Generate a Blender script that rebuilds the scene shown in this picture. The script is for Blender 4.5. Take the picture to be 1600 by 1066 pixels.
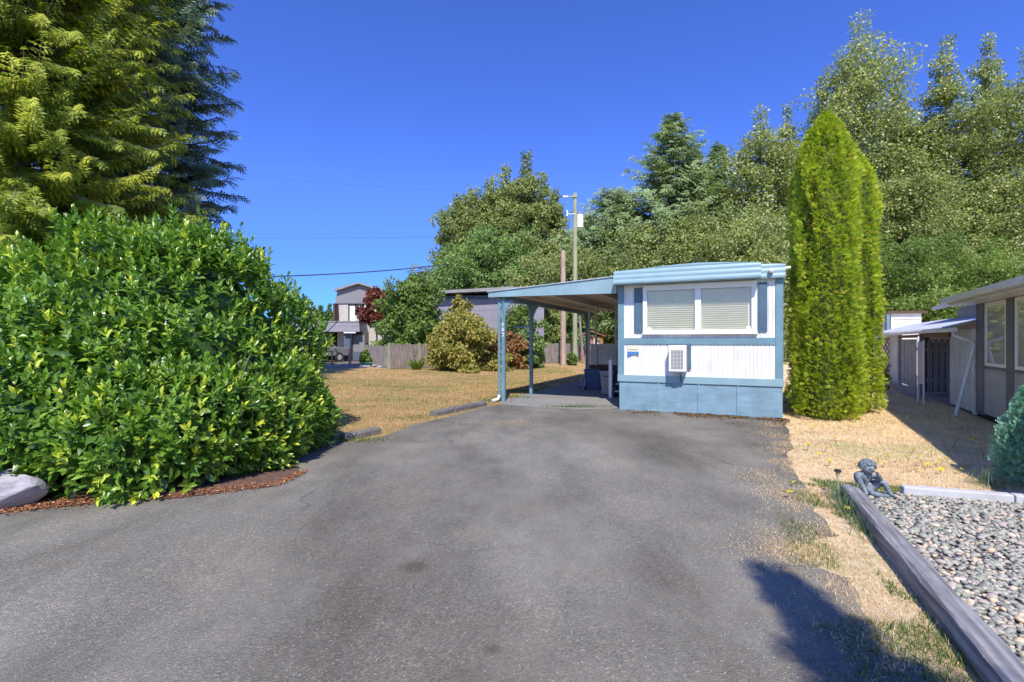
import bpy, math, random
import numpy as np
from mathutils import Vector, Matrix
random.seed(7)
rng = np.random.default_rng(11)
sc = bpy.context.scene
COL = sc.collection
for o in list(bpy.data.objects): bpy.data.objects.remove(o)

# ------------------------------------------------------------------ camera, sky, sun, exposure
F = 755.6                       # focal length in photo pixels
CAMZ = 1.6
cam_d = bpy.data.cameras.new('camera'); cam = bpy.data.objects.new('camera', cam_d); COL.objects.link(cam)
cam_d.sensor_width = 36; cam_d.lens = 17.0; cam_d.clip_end = 2000; cam_d.clip_start = 0.05
cam.location = (0, 0, CAMZ); cam.rotation_euler = (math.radians(90), 0, 0)
sc.camera = cam

SUN_EL, SUN_AZ = 50.0, 3.0      # degrees; azimuth measured from straight behind the camera, to its left
sd = Vector((-math.sin(math.radians(SUN_AZ)) * math.cos(math.radians(SUN_EL)),
             -math.cos(math.radians(SUN_AZ)) * math.cos(math.radians(SUN_EL)), math.sin(math.radians(SUN_EL))))
w = bpy.data.worlds.new('World'); sc.world = w; w.use_nodes = True
nt = w.node_tree; nt.nodes.clear()
out = nt.nodes.new('ShaderNodeOutputWorld'); bg = nt.nodes.new('ShaderNodeBackground')
sky = nt.nodes.new('ShaderNodeTexSky'); sky.sky_type = 'NISHITA'; sky.sun_disc = False
sky.sun_elevation = math.radians(SUN_EL); sky.sun_rotation = math.radians(180 + SUN_AZ)
sky.altitude = 1500; sky.air_density = 1.25; sky.dust_density = 0.1; sky.ozone_density = 5.0
hs = nt.nodes.new('ShaderNodeHueSaturation'); hs.inputs['Saturation'].default_value = 1.22; hs.inputs['Hue'].default_value = 0.524
bg.inputs['Strength'].default_value = 0.15
nt.links.new(sky.outputs[0], hs.inputs['Color']); 
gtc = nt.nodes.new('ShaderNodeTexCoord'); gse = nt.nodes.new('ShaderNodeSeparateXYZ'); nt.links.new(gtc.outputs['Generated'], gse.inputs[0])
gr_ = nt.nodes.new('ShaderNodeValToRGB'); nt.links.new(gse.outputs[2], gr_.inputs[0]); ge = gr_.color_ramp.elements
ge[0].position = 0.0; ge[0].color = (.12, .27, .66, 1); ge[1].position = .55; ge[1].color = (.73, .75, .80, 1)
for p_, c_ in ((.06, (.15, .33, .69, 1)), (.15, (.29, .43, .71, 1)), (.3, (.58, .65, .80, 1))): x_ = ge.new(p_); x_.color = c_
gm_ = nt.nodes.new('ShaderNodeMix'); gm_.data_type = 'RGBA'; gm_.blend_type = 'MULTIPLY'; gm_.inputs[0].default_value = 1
gmy = nt.nodes.new('ShaderNodeMapRange'); nt.links.new(gse.outputs[1], gmy.inputs[0]); gmy.inputs[1].default_value = -.25; gmy.inputs[2].default_value = .25; nt.links.new(gmy.outputs[0], gm_.inputs[0])  # sky dimmed ahead only, leaving unseen sky behind brighter for fill
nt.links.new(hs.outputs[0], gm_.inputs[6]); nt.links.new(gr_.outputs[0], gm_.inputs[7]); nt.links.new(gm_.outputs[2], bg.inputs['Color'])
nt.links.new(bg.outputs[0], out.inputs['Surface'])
sun_d = bpy.data.lights.new('sun', 'SUN'); sun_d.energy = 3.3; sun_d.angle = math.radians(0.5); sun_d.color = (1, .95, .87)
sun = bpy.data.objects.new('sun', sun_d); COL.objects.link(sun)
sun.rotation_euler = (-sd).to_track_quat('-Z', 'Y').to_euler(); sun.location = (0, -10, 20)
sc.view_settings.view_transform = 'Standard'; sc.view_settings.look = 'None'
sc.view_settings.exposure = 0.97; sc.view_settings.gamma = 1.0
sc.cycles.use_denoising = True
sc.cycles.max_bounces = 6; sc.cycles.transparent_max_bounces = 12
try: sc.cycles.adaptive_threshold = 0.02
except Exception: pass

def gx(px, Y): return (px - 800.0) / F * Y          # measuring helpers: photo pixel -> metres at depth Y
def gz(py, Y): return CAMZ + (533.0 - py) / F * Y
def gnd(px, py):
    Y = F * CAMZ / (py - 533.0)
    return (gx(px, Y), Y)

# ------------------------------------------------------------------ materials
def _n(nt, t, **k):
    n = nt.nodes.new(t)
    for a, b in k.items(): setattr(n, a, b)
    return n
def lin(c):
    return tuple(c) + (1,) if len(c) == 3 else c
def ramp(nt, stops, fac):
    r = _n(nt, 'ShaderNodeValToRGB')
    e = r.color_ramp.elements
    e[0].position, e[0].color = stops[0][0], lin(stops[0][1])
    e[1].position, e[1].color = stops[-1][0], lin(stops[-1][1])
    for p, c in stops[1:-1]:
        x = e.new(p); x.color = lin(c)
    nt.links.new(fac, r.inputs[0]); return r.outputs[0]
def noise(nt, vec, scale, detail=4, rough=.55, stretch=None):
    if stretch:
        m = _n(nt, 'ShaderNodeMapping'); m.inputs['Scale'].default_value = stretch
        nt.links.new(vec, m.inputs[0]); vec = m.outputs[0]
    n = _n(nt, 'ShaderNodeTexNoise'); n.inputs['Scale'].default_value = scale
    n.inputs['Detail'].default_value = detail; n.inputs['Roughness'].default_value = rough
    nt.links.new(vec, n.inputs['Vector']); return n.outputs['Fac']
def mixc(nt, fac, a, b, mode='MIX'):
    m = _n(nt, 'ShaderNodeMix', data_type='RGBA', blend_type=mode)
    if isinstance(fac, (int, float)): m.inputs[0].default_value = fac
    else: nt.links.new(fac, m.inputs[0])
    for i, v in ((6, a), (7, b)):
        if isinstance(v, (tuple, list)): m.inputs[i].default_value = lin(v)
        else: nt.links.new(v, m.inputs[i])
    return m.outputs[2]
def newmat(name):
    m = bpy.data.materials.new(name); m.use_nodes = True
    nt = m.node_tree; nt.nodes.clear()
    o = _n(nt, 'ShaderNodeOutputMaterial'); b = _n(nt, 'ShaderNodeBsdfPrincipled')
    nt.links.new(b.outputs[0], o.inputs[0])
    tc = _n(nt, 'ShaderNodeTexCoord')
    return m, nt, b, tc.outputs['Object'], o
def bump(nt, b, h, strength, dist=.01):
    u = _n(nt, 'ShaderNodeBump'); u.inputs['Strength'].default_value = strength; u.inputs['Distance'].default_value = dist
    nt.links.new(h, u.inputs['Height']); nt.links.new(u.outputs[0], b.inputs['Normal'])
def mat(name, c1, c2=None, scale=3, rough=.7, metal=0, stretch=None, bmp=0, bscale=None, dirt=0.25, spec=.5):
    m, nt, b, vec, _ = newmat(name)
    c2 = c2 or tuple(x * .8 for x in c1)
    f = noise(nt, vec, scale, 5, .6, stretch)
    c = ramp(nt, [(.35, c2), (.65, c1)], f)
    if dirt:
        g = noise(nt, vec, scale * .35 + .8, 6, .7)
        g2 = ramp(nt, [(.42, (1, 1, 1)), (.75, (1 - dirt, 1 - dirt * 1.05, 1 - dirt * 1.15))], g)
        c = mixc(nt, 1.0, c, g2, 'MULTIPLY')
    nt.links.new(c, b.inputs['Base Color'])
    b.inputs['Roughness'].default_value = rough; b.inputs['Metallic'].default_value = metal
    b.inputs['Specular IOR Level'].default_value = spec
    if bmp:
        h = noise(nt, vec, bscale or scale * 6, 5, .6, stretch); bump(nt, b, h, bmp, .01)
    return m
def leafmat(name, stops, rough=.55, trans=.3, spec=.4, tint=1.25):
    m, nt, b, vec, o = newmat(name)
    a = _n(nt, 'ShaderNodeAttribute', attribute_name='vary')
    c = ramp(nt, stops, a.outputs['Fac'])
    nt.links.new(c, b.inputs['Base Color']); b.inputs['Roughness'].default_value = rough
    b.inputs['Specular IOR Level'].default_value = spec
    t = _n(nt, 'ShaderNodeBsdfTranslucent')
    tcx = mixc(nt, 1.0, c, (tint * 1.05, tint * 1.15, tint * .5), 'MULTIPLY'); nt.links.new(tcx, t.inputs[0])
    mx = _n(nt, 'ShaderNodeMixShader'); mx.inputs[0].default_value = trans
    nt.links.new(b.outputs[0], mx.inputs[1]); nt.links.new(t.outputs[0], mx.inputs[2])
    nt.links.new(mx.outputs[0], o.inputs[0]); return m

M = {}
M['blue'] = mat('painted_blue_wood', (.15, .265, .315), (.125, .23, .28), 2.5, .5, bmp=.15, bscale=60, dirt=.22)
M['blue_metal'] = mat('light_blue_metal', (.245, .37, .415), (.215, .33, .375), 1.5, .38, bmp=.05, dirt=.15)
M['skirt'] = mat('blue_skirt_plywood', (.215, .335, .405), (.165, .275, .345), 6, .6, stretch=(.35, 1, 2.4), bmp=.25, bscale=40, dirt=.3)
M['darkblue'] = mat('slate_blue_paint', (.075, .135, .185), (.06, .115, .16), 3, .5, bmp=.1, dirt=.2)
M['white'] = mat('white_siding', (.78, .78, .77), (.66, .65, .63), 2.5, .45, stretch=(5, 5, .5), bmp=.05, dirt=.22)
M['frame'] = mat('white_vinyl', (.74, .74, .73), (.70, .70, .70), 3, .35, dirt=.08)
M['blind'] = mat('beige_blind', (.56, .53, .40), (.52, .49, .37), 3, .6, dirt=.05)
M['beige'] = mat('beige_roof_pan', (.60, .52, .43), (.54, .47, .39), 1.2, .5, bmp=.05, dirt=.25)
M['brown'] = mat('brown_trim', (.10, .055, .035), None, 3, .7, dirt=.2)
M['grille'] = mat('grey_grille', (.20, .185, .17), None, 5, .5)
M['dark'] = mat('dark_interior', (.02, .02, .023), None, 2, .8)
M['fencewood'] = mat('weathered_fence', (.33, .285, .25), (.15, .12, .105), 3, .9, stretch=(7, 7, .5), bmp=.5, bscale=9, dirt=.35)
M['timber'] = mat('weathered_timber', (.32, .31, .31), (.14, .135, .14), 5, .9, stretch=(.25, 7, 7), bmp=1.0, bscale=6, dirt=.35)
M['kerbw'] = mat('pale_kerb', (.52, .52, .53), (.44, .44, .45), 4, .85, bmp=.3, bscale=60, dirt=.2)
M['kerbg'] = mat('old_concrete', (.20, .185, .165), (.12, .11, .10), 5, .95, bmp=.6, bscale=50, dirt=.3)
M['pole'] = mat('weathered_pole', (.36, .37, .22), (.26, .27, .17), 2, .9, stretch=(6, 6, .5), bmp=.3, dirt=.3)
M['polered'] = mat('brown_pole', (.52, .38, .30), (.30, .20, .15), 3, .9, stretch=(6, 6, .5), bmp=.3, dirt=.3)
M['metal'] = mat('galvanised', (.55, .56, .58), (.47, .48, .5), 3, .35, metal=.3, dirt=.15)
M['corr'] = mat('weathered_tin_roof', (.72, .73, .76), (.55, .57, .62), 2, .45, metal=.1, bmp=.1, dirt=.3)
M['siding'] = mat('grey_shingle', (.23, .22, .24), (.19, .18, .20), 6, .85, stretch=(3, 3, .6), bmp=.3, dirt=.15)
M['greywall'] = mat('mauve_grey_wall', (.25, .235, .275), (.225, .21, .25), 1, .8, bmp=.1, dirt=.15)
M['roofmetal'] = mat('grey_roof_edge', (.27, .26, .25), None, 3, .5, dirt=.2)
M['cream'] = mat('cream_wall', (.50, .46, .42), (.45, .41, .37), 2, .8, dirt=.2)
M['oldwood'] = mat('dark_board_siding', (.10, .085, .08), (.055, .045, .045), 3, .85, stretch=(8, 8, .4), bmp=.3)
M['bluewood'] = mat('blue_grey_board', (.09, .12, .17), (.065, .09, .13), 3, .8, stretch=(8, 8, .5), bmp=.3)
M['rhouse'] = mat('grey_stucco_panel', (.42, .425, .445), (.37, .375, .395), 3, .85, bmp=.25, bscale=90, dirt=.18)
M['rpost'] = mat('blue_grey_post', (.09, .11, .15), None, 3, .6, dirt=.15)
M['batten'] = mat('pale_green_grey_board', (.58, .61, .60), (.46, .50, .50), 3, .75, stretch=(6, 6, .4), bmp=.2, dirt=.25)
M['gate'] = mat('dark_grey_gate_board', (.28, .305, .34), (.20, .225, .26), 3, .8, stretch=(6, 6, .4), bmp=.3, dirt=.25)
M['gutter'] = mat('off_white_gutter', (.72, .71, .70), (.66, .65, .64), 3, .45, dirt=.25)
M['roofblue'] = mat('blue_grey_roof', (.48, .52, .60), (.42, .46, .54), 3, .5, dirt=.15)
M['silver'] = mat('silver_car_paint', (.38, .39, .37), (.35, .36, .345), 1, .28, metal=.5, dirt=.15)
M['glassd'] = mat('dark_car_glass', (.02, .025, .03), None, 2, .08, dirt=0)
M['rubber'] = mat('tyre_rubber', (.025, .025, .026), None, 5, .85)
M['brass'] = mat('bronze_glow_glass', (.6, .5, .25), None, 3, .3)
M['statue'] = mat('weathered_blue_grey_resin', (.27, .31, .345), (.10, .12, .145), 25, .6, bmp=.6, bscale=90, dirt=.3)
M['rock'] = mat('pale_boulder', (.42, .40, .43), (.22, .21, .23), 5, .9, stretch=(1, 1, 2.5), bmp=1.0, bscale=14, dirt=.35)
M['bark'] = mat('grey_bark', (.22, .19, .16), (.10, .085, .07), 4, .95, stretch=(4, 4, .8), bmp=.5)
M['barkpale'] = mat('pale_bark', (.40, .38, .34), (.22, .2, .18), 3, .9, stretch=(3, 3, .8), bmp=.3)
M['canred'] = mat('terracotta_post', (.36, .20, .16), None, 3, .8)
M['teal'] = mat('teal_plastic', (.02, .16, .12), (.015, .12, .09), 3, .4)
M['bin'] = mat('grey_plastic', (.30, .29, .29), (.27, .26, .26), 3, .5, dirt=.2)
M['boxblue'] = mat('dark_blue_box', (.045, .085, .20), (.035, .07, .17), 3, .55, dirt=.2)
M['panelgrey'] = mat('pale_grey_panel', (.60, .58, .58), None, 2, .6, dirt=.15)
M['redwood'] = mat('red_cedar_board', (.42, .17, .10), (.26, .10, .06), 3, .8, stretch=(6, 6, .5))
M['wire'] = mat('black_wire', (.05, .055, .07), None, 3, .7)
M['soil'] = mat('reddish_mulch_soil', (.17, .085, .055), (.09, .05, .035), 12, .95, bmp=.9, bscale=50, dirt=.3)
M['signblue'] = mat('sign_blue', (.05, .22, .55), None, 3, .5, dirt=.1)
M['signcream'] = mat('sign_cream', (.80, .74, .55), None, 3, .5, dirt=.1)
M['signolive'] = mat('sign_olive', (.35, .33, .18), None, 3, .5, dirt=.1)
M['yellow'] = mat('dandelion_yellow', (.85, .62, .02), None, 3, .6, dirt=0)
M['stem'] = mat('green_stem', (.12, .2, .05), None, 3, .6, dirt=0)

# glass: thin, mirror-like, see-through
m, nt, b, vec, o = newmat('window_glass'); nt.nodes.remove(b)
g = _n(nt, 'ShaderNodeBsdfGlossy'); g.inputs['Roughness'].default_value = .03; g.inputs['Color'].default_value = (.9, .95, 1, 1)
t = _n(nt, 'ShaderNodeBsdfTransparent'); fr = _n(nt, 'ShaderNodeMapRange'); lw = _n(nt, 'ShaderNodeLayerWeight'); lw.inputs[0].default_value = .5; pw = _n(nt, 'ShaderNodeMath', operation='POWER'); nt.links.new(lw.outputs['Facing'], pw.inputs[0]); pw.inputs[1].default_value = 4; nt.links.new(pw.outputs[0], fr.inputs[0]); fr.inputs[3].default_value = .03; fr.inputs[4].default_value = .85
mx = _n(nt, 'ShaderNodeMixShader'); nt.links.new(fr.outputs[0], mx.inputs[0]); nt.links.new(t.outputs[0], mx.inputs[1]); nt.links.new(g.outputs[0], mx.inputs[2])
nt.links.new(mx.outputs[0], o.inputs[0]); M['glass'] = m

# asphalt
m, nt, b, vec, o = newmat('worn_asphalt')
v = _n(nt, 'ShaderNodeTexVoronoi'); v.inputs['Scale'].default_value = 100; nt.links.new(vec, v.inputs['Vector'])
sep = _n(nt, 'ShaderNodeSeparateColor'); nt.links.new(v.outputs['Color'], sep.inputs[0])
agg = ramp(nt, [(0, (.055, .053, .053)), (.45, (.125, .118, .116)), (.8, (.18, .172, .168)), (.95, (.23, .215, .2)), (1, (.36, .345, .33))], sep.outputs[0])
fine = noise(nt, vec, 260, 3, .6)
agg = mixc(nt, .5, agg, ramp(nt, [(.3, (.07, .07, .07)), (.7, (.21, .205, .2))], fine))
big = noise(nt, vec, .38, 6, .62)
smooth = ramp(nt, [(.3, (.165, .16, .158)), (.7, (.215, .208, .205))], noise(nt, vec, 30, 4, .6))
msk = ramp(nt, [(.47, (0, 0, 0)), (.62, (.75, .75, .75))], big)
c = mixc(nt, msk, agg, smooth)
blot = ramp(nt, [(.3, (.62, .60, .58)), (.5, (1, 1, 1)), (.7, (1.34, 1.32, 1.3))], noise(nt, vec, 1.1, 7, .62, (1, .45, 1)))
c = mixc(nt, 1, c, blot, 'MULTIPLY')
mo = ramp(nt, [(.56, (0, 0, 0)), (.72, (.55, .55, .55))], noise(nt, vec, 1.7, 8, .7))
c = mixc(nt, mo, c, (.16, .125, .095))
stains = None
for (sx_, sy_, r_, k_) in ((-.68, 3.42, .10, .55), (-.1, 2.5, .05, .5), (4.6, 9.0, 1.4, .28)):
    d = _n(nt, 'ShaderNodeVectorMath', operation='DISTANCE'); nt.links.new(vec, d.inputs[0]); d.inputs[1].default_value = (sx_, sy_, 0)
    mr = _n(nt, 'ShaderNodeMapRange', interpolation_type='SMOOTHSTEP'); nt.links.new(d.outputs['Value'], mr.inputs[0])
    mr.inputs[1].default_value = r_ * .35; mr.inputs[2].default_value = r_ * 1.3; mr.inputs[3].default_value = k_; mr.inputs[4].default_value = 0
    c = mixc(nt, mr.outputs[0], c, (.05, .04, .035))
c = mixc(nt, 1, c, (1.22, 1.18, .98), 'MULTIPLY')
wv = _n(nt, 'ShaderNodeTexNoise'); wv.inputs['Scale'].default_value = 1.3; wv.inputs['Detail'].default_value = 5; nt.links.new(vec, wv.inputs['Vector'])
wm = _n(nt, 'ShaderNodeVectorMath', operation='MULTIPLY_ADD'); nt.links.new(wv.outputs['Color'], wm.inputs[0]); wm.inputs[1].default_value = (.9, .9, 0); nt.links.new(vec, wm.inputs[2])
cv_ = _n(nt, 'ShaderNodeTexVoronoi', feature='DISTANCE_TO_EDGE'); cv_.inputs['Scale'].default_value = .42; nt.links.new(wm.outputs[0], cv_.inputs['Vector'])
ck = ramp(nt, [(.0, (1, 1, 1)), (.006, (0, 0, 0))], cv_.outputs['Distance'])
ckm = mixc(nt, 1, ck, ramp(nt, [(.52, (0, 0, 0)), (.62, (.6, .6, .6))], noise(nt, vec, .5, 3)), 'MULTIPLY')
c = mixc(nt, ckm, c, (.05, .045, .04))
pt = ramp(nt, [(.42, (.80, .78, .76)), (.58, (1.08, 1.08, 1.08))], noise(nt, vec, .22, 3, .5))
c = mixc(nt, 1, c, pt, 'MULTIPLY')
nt.links.new(c, b.inputs['Base Color']); b.inputs['Roughness'].default_value = .9; b.inputs['Specular IOR Level'].default_value = .3
mm = _n(nt, 'ShaderNodeMath', operation='MULTIPLY'); nt.links.new(v.outputs['Distance'], mm.inputs[0]); mm.inputs[1].default_value = 1.0
bump(nt, b, mm.outputs[0], .55, .008); M['asphalt'] = m
# concrete slab
m, nt, b, vec, o = newmat('carport_slab_concrete')
c = ramp(nt, [(.3, (.17, .16, .145)), (.7, (.26, .245, .22))], noise(nt, vec, .9, 8, .65))
c = mixc(nt, .35, c, ramp(nt, [(.3, (.13, .12, .11)), (.7, (.34, .33, .31))], noise(nt, vec, 90, 4, .6)))
nt.links.new(c, b.inputs['Base Color']); b.inputs['Roughness'].default_value = .9; bump(nt, b, noise(nt, vec, 120, 3), .3, .004); M['slab'] = m
# dry lawn
m, nt, b, vec, o = newmat('dry_lawn')
base = ramp(nt, [(.25, (.25, .165, .07)), (.5, (.44, .30, .135)), (.75, (.64, .46, .22))], noise(nt, vec, 14, 8, .75))
sx = _n(nt, 'ShaderNodeSeparateXYZ'); nt.links.new(vec, sx.inputs[0])
dp = _n(nt, 'ShaderNodeVectorMath', operation='DOT_PRODUCT'); nt.links.new(vec, dp.inputs[0]); dp.inputs[1].default_value = (.907, -.42, 0)
rgt = _n(nt, 'ShaderNodeMapRange'); nt.links.new(dp.outputs['Value'], rgt.inputs[0]); rgt.inputs[1].default_value = -1.2; rgt.inputs[2].default_value = .2
base2 = ramp(nt, [(.25, (.52, .37, .21)), (.5, (.84, .65, .41)), (.75, (.91, .78, .56))], noise(nt, vec, 9, 8, .75))
base = mixc(nt, rgt.outputs[0], base, base2)
strk = ramp(nt, [(.3, (.55, .5, .45)), (.6, (1.1, 1.08, 1.05))], noise(nt, vec, 70, 4, .7))
base = mixc(nt, .8, base, strk, 'MULTIPLY')
base = mixc(nt, 1, base, ramp(nt, [(.36, (.68, .60, .52)), (.5, (1, 1, 1)), (.66, (1.12, 1.1, 1.05))], noise(nt, vec, 1.4, 8, .72)), 'MULTIPLY')
grn = ramp(nt, [(.25, (.10, .12, .035)), (.75, (.27, .26, .08))], noise(nt, vec, 25, 6, .7))
sx = _n(nt, 'ShaderNodeSeparateXYZ'); nt.links.new(vec, sx.inputs[0])
gm = ramp(nt, [(.46, (0, 0, 0)), (.62, (.6, .6, .6))], noise(nt, vec, .33, 7, .66))
left = _n(nt, 'ShaderNodeMapRange'); nt.links.new(sx.outputs[0], left.inputs[0])
left.inputs[1].default_value = 3.5; left.inputs[2].default_value = 1.5; left.inputs[3].default_value = .25; left.inputs[4].default_value = 1.0
gmm = _n(nt, 'ShaderNodeMath', operation='MULTIPLY'); nt.links.new(gm, gmm.inputs[0]); nt.links.new(left.outputs[0], gmm.inputs[1])
c = mixc(nt, gmm.outputs[0], base, grn)
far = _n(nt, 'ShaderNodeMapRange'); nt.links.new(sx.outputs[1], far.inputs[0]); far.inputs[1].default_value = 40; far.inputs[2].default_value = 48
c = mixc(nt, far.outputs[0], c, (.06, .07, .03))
nt.links.new(c, b.inputs['Base Color']); b.inputs['Roughness'].default_value = .95; b.inputs['Specular IOR Level'].default_value = .15
bump(nt, b, noise(nt, vec, 45, 6, .75), .9, .03); M['lawn'] = m

L = {}
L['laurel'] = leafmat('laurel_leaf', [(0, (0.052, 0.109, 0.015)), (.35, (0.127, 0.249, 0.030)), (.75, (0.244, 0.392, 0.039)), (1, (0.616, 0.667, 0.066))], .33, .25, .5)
L['gold'] = leafmat('golden_cedar_spray', [(0, (0.051, 0.088, 0.011)), (.35, (0.128, 0.196, 0.018)), (.7, (0.323, 0.372, 0.032)), (1, (0.527, 0.510, 0.054))], .6, .38)
L['spruce'] = leafmat('dark_spruce_needle', [(0, (0.039, 0.078, 0.051)), (.6, (0.117, 0.195, 0.118)), (1, (0.292, 0.370, 0.237))], .6, .1)
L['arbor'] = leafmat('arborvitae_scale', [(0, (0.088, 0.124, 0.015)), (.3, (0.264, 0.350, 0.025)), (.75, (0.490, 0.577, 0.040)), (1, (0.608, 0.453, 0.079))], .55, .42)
L['poplar'] = leafmat('poplar_leaf', [(0, (0.099, 0.139, 0.038)), (.5, (0.240, 0.284, 0.077)), (.9, (0.408, 0.428, 0.131)), (1, (0.705, 0.692, 0.349))], .42, .35, .6)
L['olive'] = leafmat('olive_leaf', [(0, (0.093, 0.127, 0.040)), (.5, (0.222, 0.266, 0.074)), (1, (0.406, 0.420, 0.131))], .5, .35)
L['maple'] = leafmat('maple_leaf', [(0, (0.059, 0.110, 0.026)), (.5, (0.147, 0.241, 0.053)), (1, (0.279, 0.379, 0.095))], .5, .3)
L['bright'] = leafmat('bright_leaf', [(0, (.05, .10, .02)), (.5, (.14, .22, .04)), (1, (.27, .34, .08))], .5, .4)
L['conif'] = leafmat('fir_needle', [(0, (0.076, 0.115, 0.048)), (.5, (0.202, 0.279, 0.111)), (1, (0.352, 0.427, 0.180))], .6, .25)
L['gold_bush'] = leafmat('yellowing_leaf', [(0, (.09, .10, .02)), (.45, (.26, .25, .045)), (.8, (.42, .34, .08)), (1, (.50, .28, .12))], .6, .3)
L['rust_bush'] = leafmat('rusty_leaf', [(0, (.09, .05, .02)), (.5, (.28, .14, .05)), (1, (.42, .25, .08))], .6, .3)
L['red'] = leafmat('red_plum_leaf', [(0, (.05, .015, .012)), (.6, (.19, .05, .03)), (1, (.3, .12, .06))], .5, .3)
L['bluecon'] = leafmat('blue_juniper', [(0, (0.072, 0.166, 0.120)), (.5, (0.212, 0.451, 0.309)), (1, (0.498, 0.783, 0.593))], .6, .15)
L['drygrass'] = leafmat('dry_grass_blade', [(0, (0.324, 0.190, 0.080)), (.5, (0.594, 0.390, 0.190)), (.85, (0.778, 0.550, 0.300)), (1, (0.238, 0.270, 0.070))], .7, .3, .2, 1.0)
L['straw'] = leafmat('pale_straw_blade', [(0, (0.493, 0.323, 0.169)), (.5, (0.845, 0.613, 0.362)), (.85, (0.920, 0.814, 0.579)), (1, (0.352, 0.357, 0.120))], .7, .3, .2, 1.0)
L['greengrass'] = leafmat('green_grass_blade', [(0, (.05, .10, .02)), (.6, (.12, .21, .04)), (1, (.35, .33, .12))], .6, .35, .3, 1.1)
L['onion'] = leafmat('grey_green_blade', [(0, (.08, .13, .07)), (1, (.20, .28, .16))], .5, .3)
L['litter'] = leafmat('brown_litter', [(0, (.06, .04, .025)), (.6, (.20, .12, .06)), (1, (.38, .26, .13))], .8, .1, .2, 1.0)
L['chip'] = leafmat('wood_chip', [(0, (.22, .09, .045)), (.6, (.42, .20, .09)), (1, (.72, .44, .22))], .8, .05, .2, 1.0)
L['pebble'] = leafmat('river_pebble', [(0, (0.105, 0.112, 0.104)), (.25, (0.220, 0.224, 0.186)), (.5, (0.344, 0.344, 0.275)), (.62, (0.383, 0.318, 0.283)), (.75, (0.478, 0.413, 0.327)), (.87, (0.574, 0.413, 0.246)), (1, (0.765, 0.679, 0.565))], .6, 0, .4)
L['grit'] = leafmat('loose_grit', [(0, (.12, .115, .11)), (.7, (.28, .27, .26)), (1, (.55, .53, .5))], .8, 0, .3)

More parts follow.
